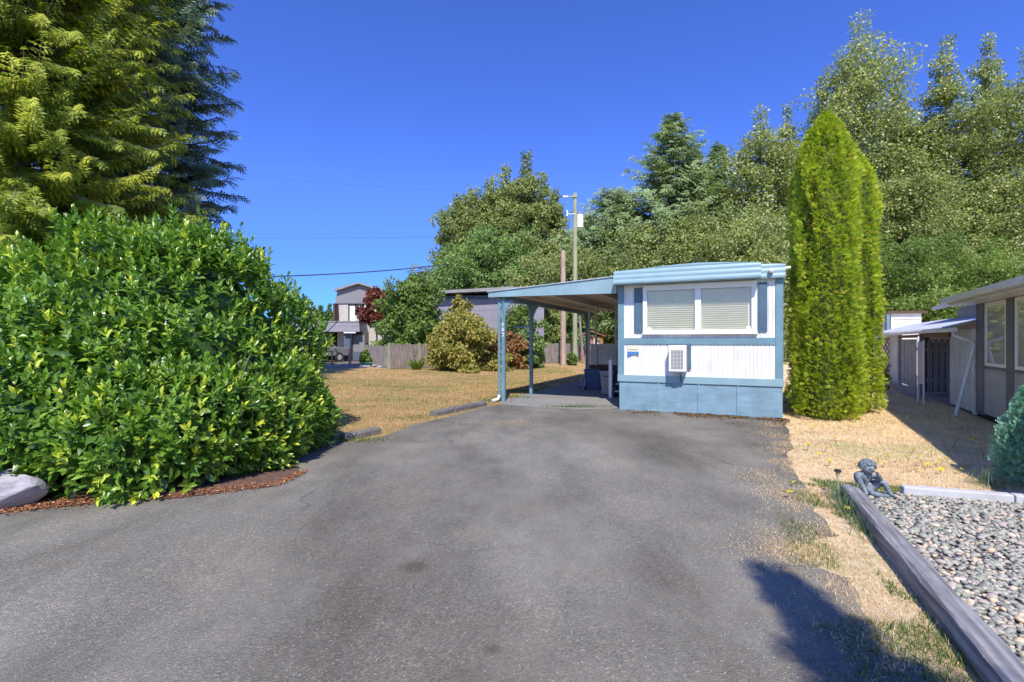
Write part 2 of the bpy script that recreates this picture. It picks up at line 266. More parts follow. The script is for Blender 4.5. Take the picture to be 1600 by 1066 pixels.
# ------------------------------------------------------------------ object helpers
def tag(o, label=None, cat=None, group=None, kind=None):
    if label: o['label'] = label
    if cat: o['category'] = cat
    if group: o['group'] = group
    if kind: o['kind'] = kind
    return o
def empty(name, loc=(0, 0, 0), rz=0, label=None, cat=None, group=None):
    o = bpy.data.objects.new(name, None); COL.objects.link(o); o.location = loc; o.rotation_euler = (0, 0, rz)
    o.empty_display_size = .2
    return tag(o, label, cat, group)
class MB:
    def __init__(s): s.v, s.f, s.m = [], [], []
    def add(s, vs, fs, mi=0):
        k = len(s.v); s.v += [tuple(x) for x in vs]; s.f += [tuple(i + k for i in f) for f in fs]; s.m += [mi] * len(fs); return s
    def box(s, x0, y0, z0, x1, y1, z1, mi=0):
        x0, x1 = sorted((x0, x1)); y0, y1 = sorted((y0, y1)); z0, z1 = sorted((z0, z1))
        vs = [(x, y, z) for z in (z0, z1) for (x, y) in ((x0, y0), (x1, y0), (x1, y1), (x0, y1))]
        return s.add(vs, [(3, 2, 1, 0), (4, 5, 6, 7), (0, 1, 5, 4), (1, 2, 6, 5), (2, 3, 7, 6), (3, 0, 4, 7)], mi)
    def bar(s, p, q, w, h, up=(0, 0, 1), mi=0):
        p, q = Vector(p), Vector(q); d = (q - p).normalized(); u = Vector(up)
        a = d.cross(u)
        if a.length < 1e-4: a = d.cross(Vector((1, 0, 0)))
        a.normalize(); b = a.cross(d).normalized(); a *= w / 2; b *= h / 2
        vs = [c + i * a + j * b for c in (p, q) for (i, j) in ((-1, -1), (1, -1), (1, 1), (-1, 1))]
        return s.add(vs, [(3, 2, 1, 0), (4, 5, 6, 7), (0, 1, 5, 4), (1, 2, 6, 5), (2, 3, 7, 6), (3, 0, 4, 7)], mi)
    def tube(s, pts, rs, n=8, mi=0, cap=True):
        pts = [Vector(p) for p in pts]
        if isinstance(rs, (int, float)): rs = [rs] * len(pts)
        k0 = len(s.v); prev = None
        for i, p in enumerate(pts):
            d = (pts[min(i + 1, len(pts) - 1)] - pts[max(i - 1, 0)]).normalized()
            a = d.cross(Vector((0, 0, 1))) if prev is None else prev - d * prev.dot(d)
            if a.length < 1e-3: a = d.cross(Vector((1, 0, 0)))
            a.normalize(); prev = a; b = d.cross(a)
            for j in range(n):
                t = 2 * math.pi * j / n
                s.v.append(tuple(p + (a * math.cos(t) + b * math.sin(t)) * rs[i]))
        for i in range(len(pts) - 1):
            for j in range(n):
                s.f.append((k0 + i * n + j, k0 + i * n + (j + 1) % n, k0 + (i + 1) * n + (j + 1) % n, k0 + (i + 1) * n + j)); s.m.append(mi)
        if cap:
            s.f.append(tuple(k0 + j for j in reversed(range(n)))); s.m.append(mi)
            s.f.append(tuple(k0 + (len(pts) - 1) * n + j for j in range(n))); s.m.append(mi)
        return s
    def cyl(s, c, r, h, n=16, axis='z', r2=None, mi=0):
        d = {'x': Vector((1, 0, 0)), 'y': Vector((0, 1, 0)), 'z': Vector((0, 0, 1))}[axis]
        c = Vector(c); return s.tube([c, c + d * h], [r, r if r2 is None else r2], n, mi)
    def prism(s, poly, y0, y1, plane='xz', mi=0):
        n = len(poly)
        f = {'xz': lambda a, b, t: (a, t, b), 'yz': lambda a, b, t: (t, a, b), 'xy': lambda a, b, t: (a, b, t)}[plane]
        vs = [f(a, b, y0) for a, b in poly] + [f(a, b, y1) for a, b in poly]
        fs = [tuple(range(n)), tuple(reversed(range(n, 2 * n)))] + [(i + n, (i + 1) % n + n, (i + 1) % n, i) for i in range(n)]
        return s.add(vs, fs, mi)
    def grid(s, P, mi=0):          # P: rows of points
        R, C = len(P), len(P[0]); vs = [p for r in P for p in r]
        return s.add(vs, [(i * C + j, i * C + j + 1, (i + 1) * C + j + 1, (i + 1) * C + j) for i in range(R - 1) for j in range(C - 1)], mi)
    def build(s, name, mats, parent=None, smooth=False, bevel=0, loc=None):
        me = bpy.data.meshes.new(name); me.from_pydata(s.v, [], s.f)
        for mt in (mats if isinstance(mats, (list, tuple)) else [mats]): me.materials.append(mt)
        me.polygons.foreach_set('material_index', s.m)
        if smooth: me.polygons.foreach_set('use_smooth', [True] * len(s.f))
        o = bpy.data.objects.new(name, me); COL.objects.link(o)
        if parent: o.parent = parent
        if loc: o.location = loc
        import bmesh
        bm = bmesh.new(); bm.from_mesh(me); bmesh.ops.recalc_face_normals(bm, faces=bm.faces); bm.to_mesh(me); bm.free()
        if bevel:
            b = o.modifiers.new('bevel', 'BEVEL'); b.width = bevel; b.segments = 2; b.limit_method = 'ANGLE'; b.angle_limit = .7
        return o
def text(parent, name, body, size, loc, rot, m, depth=.004, align='CENTER'):
    cu = bpy.data.curves.new(name, 'FONT'); cu.body = body; cu.size = size; cu.extrude = depth; cu.align_x = align
    cu.offset = size * .012
    o = bpy.data.objects.new(name, cu); COL.objects.link(o)
    bpy.context.view_layer.update()
    me = bpy.data.meshes.new_from_object(o.evaluated_get(bpy.context.evaluated_depsgraph_get()))
    bpy.data.objects.remove(o)
    o = bpy.data.objects.new(name, me); COL.objects.link(o); me.materials.clear(); me.materials.append(m)
    o.parent = parent; o.location = loc; o.rotation_euler = rot; return o

# ------------------------------------------------------------------ foliage helpers (numpy)
def nrm(a): return a / np.maximum(np.linalg.norm(a, axis=-1, keepdims=True), 1e-9)
def rdir(n): return nrm(rng.normal(size=(n, 3)))
LEAF = (np.array([[0, 0, 0], [.5, .45, .12], [0, 1, 0.02], [-.5, .45, .12]], float), np.array([[0, 1, 2], [0, 2, 3]]))
LLEAF = (np.array([[0, 0, 0], [.34, .28, .07], [0, .32, -.02], [-.34, .28, .07], [.38, .62, .06], [0, .66, -.03], [-.38, .62, .06], [0, 1, -.14]], float),
         np.array([[0, 1, 2], [0, 2, 3], [1, 4, 5], [1, 5, 2], [2, 5, 6], [2, 6, 3], [4, 7, 5], [5, 7, 6]]))
BLADE = (np.array([[-.5, 0, 0], [.5, 0, 0], [.3, .6, .06], [-.3, .6, .06], [0, 1, .22]], float), np.array([[0, 1, 2], [0, 2, 3], [3, 2, 4]]))
def fan(n=5, spread=.9, wd=.11):
    V, Fc = [], []
    V += [(-.03, 0, 0), (.03, 0, 0), (0, 1.0, .0)]; Fc.append((0, 1, 2))
    for i in range(n):
        y0 = .08 + .72 * i / n; s = 1 if i % 2 else -1
        L_ = (.62 - .42 * i / n) * (1 if i else .8); a = spread
        ex, ey = s * math.sin(a) * L_, math.cos(a) * L_
        k = len(V); V += [(0, y0 - wd / 2, 0), (0, y0 + wd / 2, 0), (ex * .55 + 0, y0 + ey * .55 + wd * .5, .03), (ex, y0 + ey, -.04), (ex * .6, y0 + ey * .5 - wd * .55, .03)]
        Fc += [(k, k + 1, k + 2), (k, k + 2, k + 4), (k + 4, k + 2, k + 3)]
    return np.array(V, float), np.array(Fc)
FAN = fan(6); FAN4 = fan(4, .8, .16)
class FM:
    def __init__(s): s.V, s.F, s.A, s.k = [], [], [], 0
    def raw(s, V, Fc, vary):
        s.V.append(V); s.F.append(Fc + s.k); s.A.append(vary); s.k += len(V)
    def add(s, T, P, A, N, S, vary):
        tv, tf = T; n = len(P)
        if n == 0: return s
        A = nrm(A); side = nrm(np.cross(A, N)); Nn = np.cross(side, A)
        S = np.asarray(S, float)
        if S.ndim == 1: S = np.stack([S, S, S], 1)
        V = (P[:, None] + side[:, None] * (tv[None, :, 0] * S[:, 0:1])[..., None] + A[:, None] * (tv[None, :, 1] * S[:, 1:2])[..., None]
             + Nn[:, None] * (tv[None, :, 2] * S[:, 2:3])[..., None])
        k = len(tv)
        Fc = (tf[None] + (np.arange(n) * k)[:, None, None]).reshape(-1, 3)
        s.raw(V.reshape(-1, 3), Fc, np.repeat(np.clip(vary, 0, 1), k)); return s
    def build(s, name, mt, parent=None, smooth=False):
        V = np.concatenate(s.V).astype(np.float32); Fc = np.concatenate(s.F).astype(np.int32); A = np.concatenate(s.A).astype(np.float32)
        me = bpy.data.meshes.new(name); me.vertices.add(len(V)); me.vertices.foreach_set('co', V.ravel())
        me.loops.add(Fc.size); me.loops.foreach_set('vertex_index', Fc.ravel())
        me.polygons.add(len(Fc)); me.polygons.foreach_set('loop_start', np.arange(0, Fc.size, 3, dtype=np.int32))
        if smooth: me.polygons.foreach_set('use_smooth', np.ones(len(Fc), bool))
        me.update(calc_edges=True)
        at = me.attributes.new('vary', 'FLOAT', 'POINT'); at.data.foreach_set('value', A)
        me.materials.append(mt)
        o = bpy.data.objects.new(name, me); COL.objects.link(o)
        if parent: o.parent = parent
        return o
def inpoly(x, y, poly):
    r = np.zeros(len(x), bool); n = len(poly); j = n - 1
    for i in range(n):
        xi, yi = poly[i]; xj, yj = poly[j]
        if yi != yj: r ^= ((yi > y) != (yj > y)) & (x < (xj - xi) * (y - yi) / (yj - yi) + xi)
        j = i
    return r
_lat = rng.random((256, 256))
def vn(x, y, s=1.0):
    x = np.asarray(x) * s + 100.3; y = np.asarray(y) * s + 57.7
    xi = np.floor(x).astype(int); yi = np.floor(y).astype(int); fx = x - xi; fy = y - yi
    fx = fx * fx * (3 - 2 * fx); fy = fy * fy * (3 - 2 * fy)
    g = lambda a, b: _lat[a % 256, b % 256]
    return (g(xi, yi) * (1 - fx) + g(xi + 1, yi) * fx) * (1 - fy) + (g(xi, yi + 1) * (1 - fx) + g(xi + 1, yi + 1) * fx) * fy
def fbm(x, y, s): return vn(x, y, s) * .5 + vn(x, y, s * 2.1) * .3 + vn(x, y, s * 4.3) * .2

# ------------------------------------------------------------------ THE SETTING: ground sheets
def rough_poly(pts, amp, step=.12, seed=0, closed=True):
    out_ = []; n = len(pts)
    for i in range(n):
        a, b = np.array(pts[i]), np.array(pts[(i + 1) % n]); L_ = np.linalg.norm(b - a); k = max(1, min(60, int(L_ / step)))
        if L_ > 14: k = 1
        am = amp[i] if isinstance(amp, (list, tuple)) else amp
        nr = np.array([-(b - a)[1], (b - a)[0]]) / max(L_, 1e-6)
        for j in range(k):
            p = a + (b - a) * j / k
            e = (fbm(p[0] + seed, p[1], 2.2) - .5) * 2 + (vn(p[0] + seed, p[1], 9) - .5) * .8
            e *= 0 if k == 1 else math.sin(math.pi * min(1, j / k * 4 if j / k < .25 else (1 - j / k) * 4) / 2)
            out_.append(tuple(p + nr * am * e))
    return out_
def sheet(name, poly, z, mt, thick=0):
    import bmesh
    bm = bmesh.new(); vs = [bm.verts.new((x, y, z)) for x, y in poly]; f = bm.faces.new(vs)
    bmesh.ops.triangulate(bm, faces=[f]); bmesh.ops.recalc_face_normals(bm, faces=bm.faces)
    if sum(fc.normal.z for fc in bm.faces) < 0: bmesh.ops.reverse_faces(bm, faces=bm.faces)
    me = bpy.data.meshes.new(name); bm.to_mesh(me); bm.free(); me.materials.append(mt)
    o = bpy.data.objects.new(name, me); COL.objects.link(o); return tag(o, kind='structure')
g = MB().grid([[(x, y, 0) for x in (-900, -300, -60, 60, 300, 900)] for y in (-300, -60, 0, 60, 300, 1500)]).build('lawn_ground', M['lawn']); tag(g, kind='structure')
G = gnd
right_edge = [G(1228, 657), G(1236, 690), G(1230, 712), G(1256, 757), G(1270, 800), G(1312, 838), G(1240, 852), G(1262, 880), G(1325, 905), G(1345, 940), G(1361, 972), G(1405, 1010), G(1470, 1066), (1.9, 1.2), (1.75, 0)]
left_edge = [G(0, 796), G(60, 790), G(150, 784), G(300, 772), G(430, 757), G(478, 742), (-3.6, 7.4), (-3.4, 8.05), G(545, 692), G(600, 682), G(645, 664), G(700, 652), G(758, 636), G(785, 632)]
drive = [(1.75, -8)] + [(-12, -8), (-12, 3.6)] + left_edge + [(-.1, 12.4), (2.6, 11.25), (5.53, 9.86)] + right_edge
amps = [0, 0, 0] + [.03] * len(left_edge) + [0, 0, .05] + [.10] * (len(right_edge) - 2) + [.05, 0]
sheet('asphalt_driveway', rough_poly(drive, amps, .09, 3), .006, M['asphalt'])
def TW(s, b): return (2.51 + .907 * s + .42 * b, 11.3 - .42 * s + .907 * b)      # trailer frame -> world
slab = [TW(-3.25, .75), TW(-3.25, 9.3), TW(0.05, 9.3), TW(0.05, .15), TW(-.6, -.35), TW(-1.8, -.6), TW(-2.9, -.35)]
sheet('carport_slab', rough_poly(slab, [0.0, 0, 0, 0.0, .03, .03, .03], .1, 9), .012, M['slab'])
sheet('neighbour_driveway', rough_poly([(-30, 27), (-13, 26.6), (-9.6, 28.6), (-8.9, 31), (-8.8, 38.6), (-30, 38.6)], .06, .3, 5), .006, M['asphalt'])
sheet('patio_slab', [(9.77 - .504 * a + .864 * c_, 10.15 - .864 * a - .504 * c_) for a, c_ in ((-11.8, -.05), (-8.6, -.3), (-5.4, -.55), (-4.0, -.5), (-2.0, .02), (-.1, .02), (-.1, 1.05), (-11.8, 1.05))], .012, M['slab'])
sheet('mulch_strip', rough_poly([(-9, 3.9), G(0, 800), G(60, 795), G(150, 789), G(300, 777), G(430, 761), G(470, 742), (-3.5, 7.2), (-4, 8.5), (-9, 9)], .05, .08, 21), .012, M['soil'])

# ------------------------------------------------------------------ trailer home
TH = math.atan2(-.42, .907)
home = empty('mobile_home', (2.51, 11.3, 0), TH, 'white and light blue mobile home with wide front window and attached carport side', 'mobile home')
def tf(px, py=None):
    k = (px - 800) / F; s = (11.3 * k - 2.51) / (.907 + .42 * k)
    return s if py is None else (s, CAMZ + (533 - py) / F * (11.3 - .42 * s))
WID = 3.33; LEN = 12.5
zb0, zb1 = tf(976, 538.4)[1], tf(976, 528.4)[1]
zc = tf(976, 585.7)[1]; zs = tf(976, 596)[1]; ztop = 3.0
b = MB(); b.box(.02, .03, .05, WID - .02, LEN, ztop)
b.build('body', M['white'], home)
def ribs(x0, x1, z0, z1, per=.052, dep=.009, y=.0):
    P0, P1 = [], []; x = x0
    while x < x1 - 1e-6:
        for fx_, d in ((0, 0), (.55, 0), (.7, dep), (.85, dep)):
            xx = min(x + fx_ * per, x1); P0.append((xx, y + d, z0)); P1.append((xx, y + d, z1))
        x += per
    P0.append((x1, y, z0)); P1.append((x1, y, z1)); return [P0, P1]
_a, _b = tf(1006), tf(1182); _t, _u = tf(1005, 448)[1], tf(1005, 519)[1]
r = MB(); r.grid(ribs(.11, _a, zb1 - .005, ztop - .08, .075)); r.grid(ribs(_b, WID - .11, zb1 - .005, ztop - .08, .075)); r.grid(ribs(_a, _b, zb1 - .005, _u, .075)); r.grid(ribs(_a, _b, _t, ztop - .08, .075)); r.build('upper_siding', M['white'], home)
r = MB(); r.grid(ribs(.11, WID - .11, zc - .005, zb0 + .01, .075)); r.build('lower_siding', M['white'], home)
MB().box(.10, -.018, zb0, WID - .10, .02, zb1).build('belt_trim', M['blue'], home, bevel=.004)
for x0, x1 in ((-.03, .11), (WID - .12, WID + .02)):
    MB().box(x0, -.025, zs, x1, .12, ztop - .06).build('corner_trim', M['blue'], home, bevel=.004)
MB().box(-.035, -.04, zs, WID + .03, .03, zc).build('skirt_cap', M['blue_metal'], home, bevel=.005)
xs = [0.0] + [tf(940 + z * .2627) for z in (338, 578, 810)] + [WID]
for i in range(4):
    MB().box(xs[i] + .004, -.012, .0, xs[i + 1] - .004, .03, zs - .003).build('skirt_panel', M['skirt'], home, bevel=.003)
for x in xs[1:4]: MB().box(x - .022, -.028, 0, x + .022, -.012, zs - .004).build('skirt_batten', M['skirt'], home, bevel=.003)
MB().box(-.02, .05, 0, .02, LEN, zs).box(WID - .02, .05, 0, WID + .012, LEN, zs).build('side_skirt', M['skirt'], home)
# front eave / fascia with three ribs
def roofz(s):
    u = max(0, min(1, s / WID)); return 3.185 + .095 * (u / .52 if u < .52 else 1 - (u - .52) / .48 * 1.15) - .012 * max(0, 1 - abs(u - .52) * 8)
def fascia(s0, s1, yoff, name):
    ns = 15; P = []; zz = list(np.linspace(2.885, 3.30, 22))
    for z_ in zz:
        ph = (z_ - 2.885) / .105; d = .016 * abs(math.sin(ph * math.pi)) ** .6 if z_ > 2.886 else 0
        u = (z_ - 2.885) / .4
        P.append([(s0 + (s1 - s0) * j / ns, yoff - d - .06 * (1 - u), min(z_, roofz(s0 + (s1 - s0) * j / ns))) for j in range(ns + 1)])
    back = [[(x, yoff + .06, z) for (x, y, z) in P[-1]]]; und = [[(x, .02, 2.885) for (x, y, z) in P[0]]]
    m_ = MB(); m_.grid(und + P + back)
    for j in (0, ns):
        col = [r_[j] for r_ in P]; m_.add(col + [(col[-1][0], .05, col[-1][2]), (col[0][0], .05, col[0][2])], [tuple(range(len(col) + 2))])
    return m_.build(name, M['blue_metal'], home)
fascia(-.06, 2.93, -.30, 'eave_fascia')
fascia(2.932, WID + .05, -.06, 'eave_end_panel')
rf = MB(); N_ = 16
top = [[(-.06 + (WID + .11) * j / N_, y if (y > 0 or -.06 + (WID + .11) * j / N_ < 2.9) else -.055, roofz(-.06 + (WID + .11) * j / N_) + .004) for j in range(N_ + 1)] for y in (-.30, 1, LEN + .1)]
bot = [[(x, y, z - .05) for x, y, z in r_] for r_ in top]
rf.grid(top); rf.grid(bot)
rf.build('roof', M['blue_metal'], home)
MB().box(-.06, 0, 2.9, -.03, LEN, 3.14).box(WID + .02, .0, 2.9, WID + .05, LEN, 3.14).build('side_fascia', M['blue_metal'], home)
# window
wx0, wx1 = tf(1004.9), tf(1183); wz1 = tf(1005, 446.5)[1]; wz0 = tf(1005, 521)[1]
p1, p2, p3, p4 = tf(1011.5), tf(1085.8), tf(1095.5), tf(1173.8); pz1 = tf(1011, 455)[1]; pz0 = tf(1011, 516)[1]
win = MB(); 
win.box(wx0, -.06, pz1, wx1, .02, wz1).box(wx0, -.06, wz0, wx1, .02, pz0).box(wx0, -.06, pz0, p1, .02, pz1).box(p4, -.06, pz0, wx1, .02, pz1).box(p2, -.055, pz0, p3, .02, pz1)
wf = win.build('window', M['frame'], home, bevel=.006)
MB().box(wx0 - .01, -.085, wz0 - .03, wx1 + .01, 0, wz0).build('sill', M['frame'], wf, bevel=.004)
for a, b_ in ((p1, p2), (p3, p4)):
    MB().box(a + .002, -.024, pz0 + .002, b_ - .002, -.020, pz1 - .002).build('pane', M['glass'], wf)
    q = MB(); q.box(a, .026, pz0, b_, .0285, pz1)
    n_ = 19
    for i in range(n_):
        z = pz0 + (pz1 - pz0) * (i + .5) / n_
        q.bar((a + .01, .012, z), (b_ - .01 - (.05 if b_ == p4 else 0), .012, z), .022, .0025, (0, .35, 1))
    q.build('blind', M['blind'], wf)
for a, b_, c_ in ((p1, p2, p1 + .05), (p3, p4, p4 - .05)):
    MB().box(c_ - .045, -.018, pz0, c_ + .045, .005, pz0 + .06).build('latch', M['frame'], wf)
for a, b_ in ((tf(991.2), tf(1004.2)), (tf(1183.8), tf(1198.8))):
    z0_, z1_ = tf(1000, 520)[1], tf(1000, 450)[1]
    q = MB().box(a, -.03, z0_, b_, .0, z1_); q.box(a + .03, -.038, z0_ + .06, b_ - .03, -.03, z1_ - .06)
    q.build('shutter', M['darkblue'], home, bevel=.004)
# air conditioner
ax0, ax1 = tf(1047.5), tf(1074); az1, az0 = tf(1048, 539.5)[1], tf(1048, 579.5)[1]; ad = .30
ac = MB(); ac.box(ax0, -ad, az0, ax1, .0, az1)
ac = ac.build('air_conditioner', M['frame'], home, bevel=.012)
gr = MB(); gr.box(ax0 + .05, -ad - .006, az0 + .06, ax1 - .06, -ad + .0, az1 - .10); gr = gr.build('grille', M['grille'], ac)
q = MB()
for i in range(14):
    z = az0 + .075 + (az1 - az0 - .19) * i / 13; q.box(ax0 + .05, -ad - .012, z, ax1 - .06, -ad - .006, z + .007)
for i in range(3):
    x = ax0 + .1 + (ax1 - ax0 - .22) * i / 2; q.box(x, -ad - .014, az0 + .06, x + .006, -ad - .012, az1 - .1)
q.build('louvre', M['frame'], gr)
MB().box(ax1 + .004, -.05, az0 + .05, ax1 + .08, 0, az1 + .005).box(ax0 - .02, -.045, az1 + .005, ax1 + .08, 0, az1 + .03).build('surround', M['darkblue'], ac)
MB().bar(((ax0 + ax1) / 2 + .05, -ad + .06, az0 - .01), ((ax0 + ax1) / 2 + .05, -.03, az0 - .24), .025, .025).box(ax0 + .14, -ad, az0 - .02, ax1 - .1, -.02, az0).build('bracket', M['darkblue'], ac)
# plaque with a sun and wave design
sx0, sx1 = tf(981), tf(998.5); sz1, sz0 = tf(985, 540.5)[1], tf(985, 556)[1]
pl = MB().box(sx0, -.03, sz0 + .03, sx1, -.012, sz1).build('sign_plaque', M['signcream'], home, bevel=.003)
h_ = sz1 - sz0
MB().box(sx0 + .04, -.034, sz0 + h_ * .58, sx1 - .01, -.03, sz0 + h_ * .66).build('stripe', M['signolive'], pl)
arc = [(sx0, sz0 - .02), (sx0 + .07, sz0 + .02), (sx0 + .14, sz0 + .045), (sx1 - .05, sz0 + .04), (sx1, sz0 + .01), (sx1, sz0 + h_ * .42), (sx0, sz0 + h_ * .42)]
MB().prism(arc, -.036, -.028).build('wave', M['signblue'], pl)
# wall lamp and pipe stub
lp = MB().cyl((3.12, -.1, 3.03), .035, -.08, 12, 'y').build('wall_lamp', M['frame'], home)
m_ = MB()
for i in range(7):
    pass
m_.tube([(3.12, -.17 - .055 + .055 * (1 - math.cos(math.pi * i / 8)), 3.03) for i in range(9)], [max(.002, .055 * math.sin(math.pi * i / 8)) for i in range(9)], 14)
m_.build('globe', M['frame'], lp, smooth=True)
MB().tube([(WID + .03, .1, 3.1), (WID + .16, .1, 3.11)], .03, 10).build('gutter_outlet', M['gutter'], home)

# ------------------------------------------------------------------ carport
cp = empty('carport', (2.51, 11.3, 0), TH, 'light blue flat carport with ribbed roof and curved post brackets left of the mobile home', 'carport')
XL, YB = -3.42, 9.2
def crz(s): return 2.86 + .20 * (s - XL) / (-XL)         # roof pan underside height
P0, P1, P0b, P1b = [], [], [], []
y = .06
while y < YB:
    for f_, d in ((0, 0), (.45, 0), (.55, .045), (.9, .045)):
        yy = y + f_ * .2
        P0.append((XL, yy, crz(XL) + d)); P1.append((-.05, yy, crz(0) + d)); P0b.append((XL, yy, crz(XL) + d + .006)); P1b.append((-.05, yy, crz(0) + d + .006))
    y += .2
MB().grid([P0, P1]).build('roof_pan', M['beige'], cp)
MB().grid([P0b, P1b]).build('roof_top', M['metal'], cp)
MB().prism([(XL - .03, 2.75), (-.07, 2.715), (-.07, 3.1), (XL - .03, 2.88)], -.02, .045).build('front_fascia', M['blue_metal'], cp, bevel=.004)
MB().prism([(XL - .05, 2.885), (-.07, 3.105), (-.07, 3.125), (XL - .05, 2.905)], -.05, .12).build('drip_edge', M['metal'], cp)
MB().box(XL - .02, .05, 2.76, XL + .02, YB, 2.9).build('side_gutter', M['blue'], cp)
MB().box(-3.11, .1, 2.66, -3.01, YB, 2.80).build('eave_beam', M['blue'], cp, bevel=.004)
for x_, y_ in ((-1.95, .5), (-.85, .2)):
    z_ = crz(x_); MB().box(x_ - .045, y_ if x_ < -1.5 else .1, z_ - .16, x_ + .045, YB, z_ - .03).build('purlin', M['beige'], cp, bevel=.004)
MB().box(-.12, .1, crz(0) - .13, -.065, YB, crz(0) - .01).build('wall_ledger', M['brown'], cp)
def cpost(yl, parent, name='post'):
    p = MB().box(-3.105, yl - .045, .0, -3.015, yl + .045, 2.66).build(name, M['blue'], parent, bevel=.004)
    for (dx, dy) in ((1, 0), (-1, 0), (0, 1), (0, -1)):
        if dx < 0 or (dy < 0 and yl < .5): reach = .14
        else: reach = .30
        arcp = [(0.04, 0), (reach + .04, 0)] + [(.045 + reach * (1 - math.cos(t)) , -.55 * (1 - 0) * math.sin(t)) for t in ()]
        pts = [(.045, -.62)]
        for i in range(9):
            t = math.pi / 2 * i / 8; pts.append((.045 + reach * (1 - math.cos(t)), -.62 + .62 * math.sin(t) ** .9))
        pts += [(.045, 0)]
        if dx: poly = [(-3.06 + dx * a, 2.655 + c_) for a, c_ in pts]; g_ = MB().prism(poly, yl - .02, yl + .02, 'xz')
        else: poly = [(yl + dy * a, 2.655 + c_) for a, c_ in pts]; g_ = MB().prism(poly, -3.08, -3.04, 'yz')
        g_.build('bracket', M['blue'], p)
    return p
pA = cpost(.12, cp); pB = cpost(2.0, cp); pC = cpost(7.9, cp)
for i, ch in enumerate('502'):
    text(pA, 'house_numeral', ch, .135, (-3.06, .062 - .006, 1.99 - .135 * i), (math.radians(90), 0, 0), M['frame'], .006).location.y = .12 - .053
ds = MB().tube([(-3.19, .12, 2.74), (-3.19, .12, .16), (-3.20, .08, .08), (-3.27, -.02, .035)], [.038, .038, .04, .045], 8)
d_ = ds.build('downspout', M['blue'], cp); d_['label'] = 'light blue downspout'
MB().tube([(-3.19, .12, .17), (-3.20, .08, .07), (-3.30, -.08, .035)], [.046, .047, .05], 8).build('downspout_shoe', M['gutter'], d_)
ar = MB().box(-3.47, 1.97, 2.0, -3.10, 2.03, 2.05).box(-3.6, 1.93, 2.0, -3.44, 2.07, 2.06)
ar.bar((-3.32, 2.0, 2.0), (-3.11, 2.0, 1.78), .04, .04, (0, 1, 0)).build('hanger_arm', M['blue'], cp)  # plant hanger side arm on the second post

# porch behind
po = empty('porch', (2.51, 11.3, 0), TH, 'shaded timber porch with pale grey screen panel under the carport', 'porch')
zt = 2.82
for u in (0, .24, .92, 2.0):
    MB().box(-2.12 + u - .035, 4.9, 0 if u == 0 else .7, -2.12 + u + .035, 4.97, zt + (.06 if u > .8 else .0)).build('post', M['panelgrey'], po, bevel=.003)
MB().box(-2.1, 4.86, .66, -.02, 8.4, .78).build('deck', M['brown'], po)
MB().box(-2.08, 4.99, .84, -.06, 5.03, 1.45).build('screen_panel', M['panelgrey'], po)
MB().box(-2.12, 4.955, 1.45, -.05, 5.05, 1.5).box(-2.12, 4.955, .80, -.05, 5.05, .84).build('rail', M['panelgrey'], po, bevel=.003)
MB().box(-2.09, 4.92, .02, -.1, 4.96, .66).build('skirting', M['oldwood'], po)
st = empty('entry_steps', TW(-.36, 2.1) + (0,), TH, 'short grey wooden steps with white newel post against the trailer side', 'steps')
for i in range(3):
    MB().box(-.30, .15 + i * .26, .16 + i * .19, .30, .45 + i * .26, .20 + i * .19).build('tread', M['panelgrey'], st, bevel=.004)
for sx_ in (-.28, .28):
    MB().prism([(.1, 0), (1.0, 0), (1.0, .6), (.85, .6), (.1, .16)], sx_ - .02, sx_ + .02, 'yz').build('stringer', M['oldwood'], st)
MB().box(-.40, 0, 0, -.31, .09, 1.08).build('newel_post', M['frame'], st, bevel=.005)
MB().bar((-.355, .05, 1.0), (-.355, 1.0, 1.5), .05, .07).build('handrail', M['panelgrey'], st)
# storage box and wheeled bin
bx = empty('storage_box', (2.70, 16.0, 0), TH, 'tall dark blue storage box standing in front of the porch panel', 'box')
MB().box(-.26, -.2, .02, .26, .2, .62).build('body', M['boxblue'], bx, bevel=.012)
MB().box(-.28, -.22, .62, .28, .22, .67).build('lid', M['boxblue'], bx, bevel=.01)
MB().box(-.25, -.208, .3, .25, -.2, .325).build('trim', M['boxblue'], bx)
wb = empty('rubbish_bin', (2.83, 14.4, 0), TH + .1, 'pale grey lidded plastic rubbish bin beside the white newel post', 'bin')
m_ = MB(); v0 = [(-.14, -.14), (.14, -.14), (.14, .14), (-.14, .14)]; v1 = [(a * 1.3, c_ * 1.3) for a, c_ in v0]
m_.add([(a, c_, .02) for a, c_ in v0] + [(a, c_, .66) for a, c_ in v1], [(3, 2, 1, 0), (4, 5, 6, 7), (0, 1, 5, 4), (1, 2, 6, 5), (2, 3, 7, 6), (3, 0, 4, 7)])
m_.build('body', M['bin'], wb, bevel=.015)
MB().box(-.2, -.2, .66, .2, .2, .71).build('lid', M['bin'], wb, bevel=.015)
MB().tube([(-.07, -.19, .60), (-.07, -.23, .56), (.07, -.23, .56), (.07, -.19, .60)], .011, 6).build('handle', M['dark'], wb)
ht = empty('hand_trolley', (2.32, 15.85, 0), TH, 'small black folding trolley beside the blue storage box', 'trolley')
MB().tube([(-.06, 0, .06), (-.06, .03, .38), (.06, .03, .38), (.06, 0, .06)], .011, 6).box(-.08, -.1, .03, .08, .02, .045).build('frame', M['metal'], ht)
for sx_ in (-.09, .07):
    MB().cyl((sx_, 0, .07), .065, .025, 14, 'x').build('wheel', M['rubber'], ht)

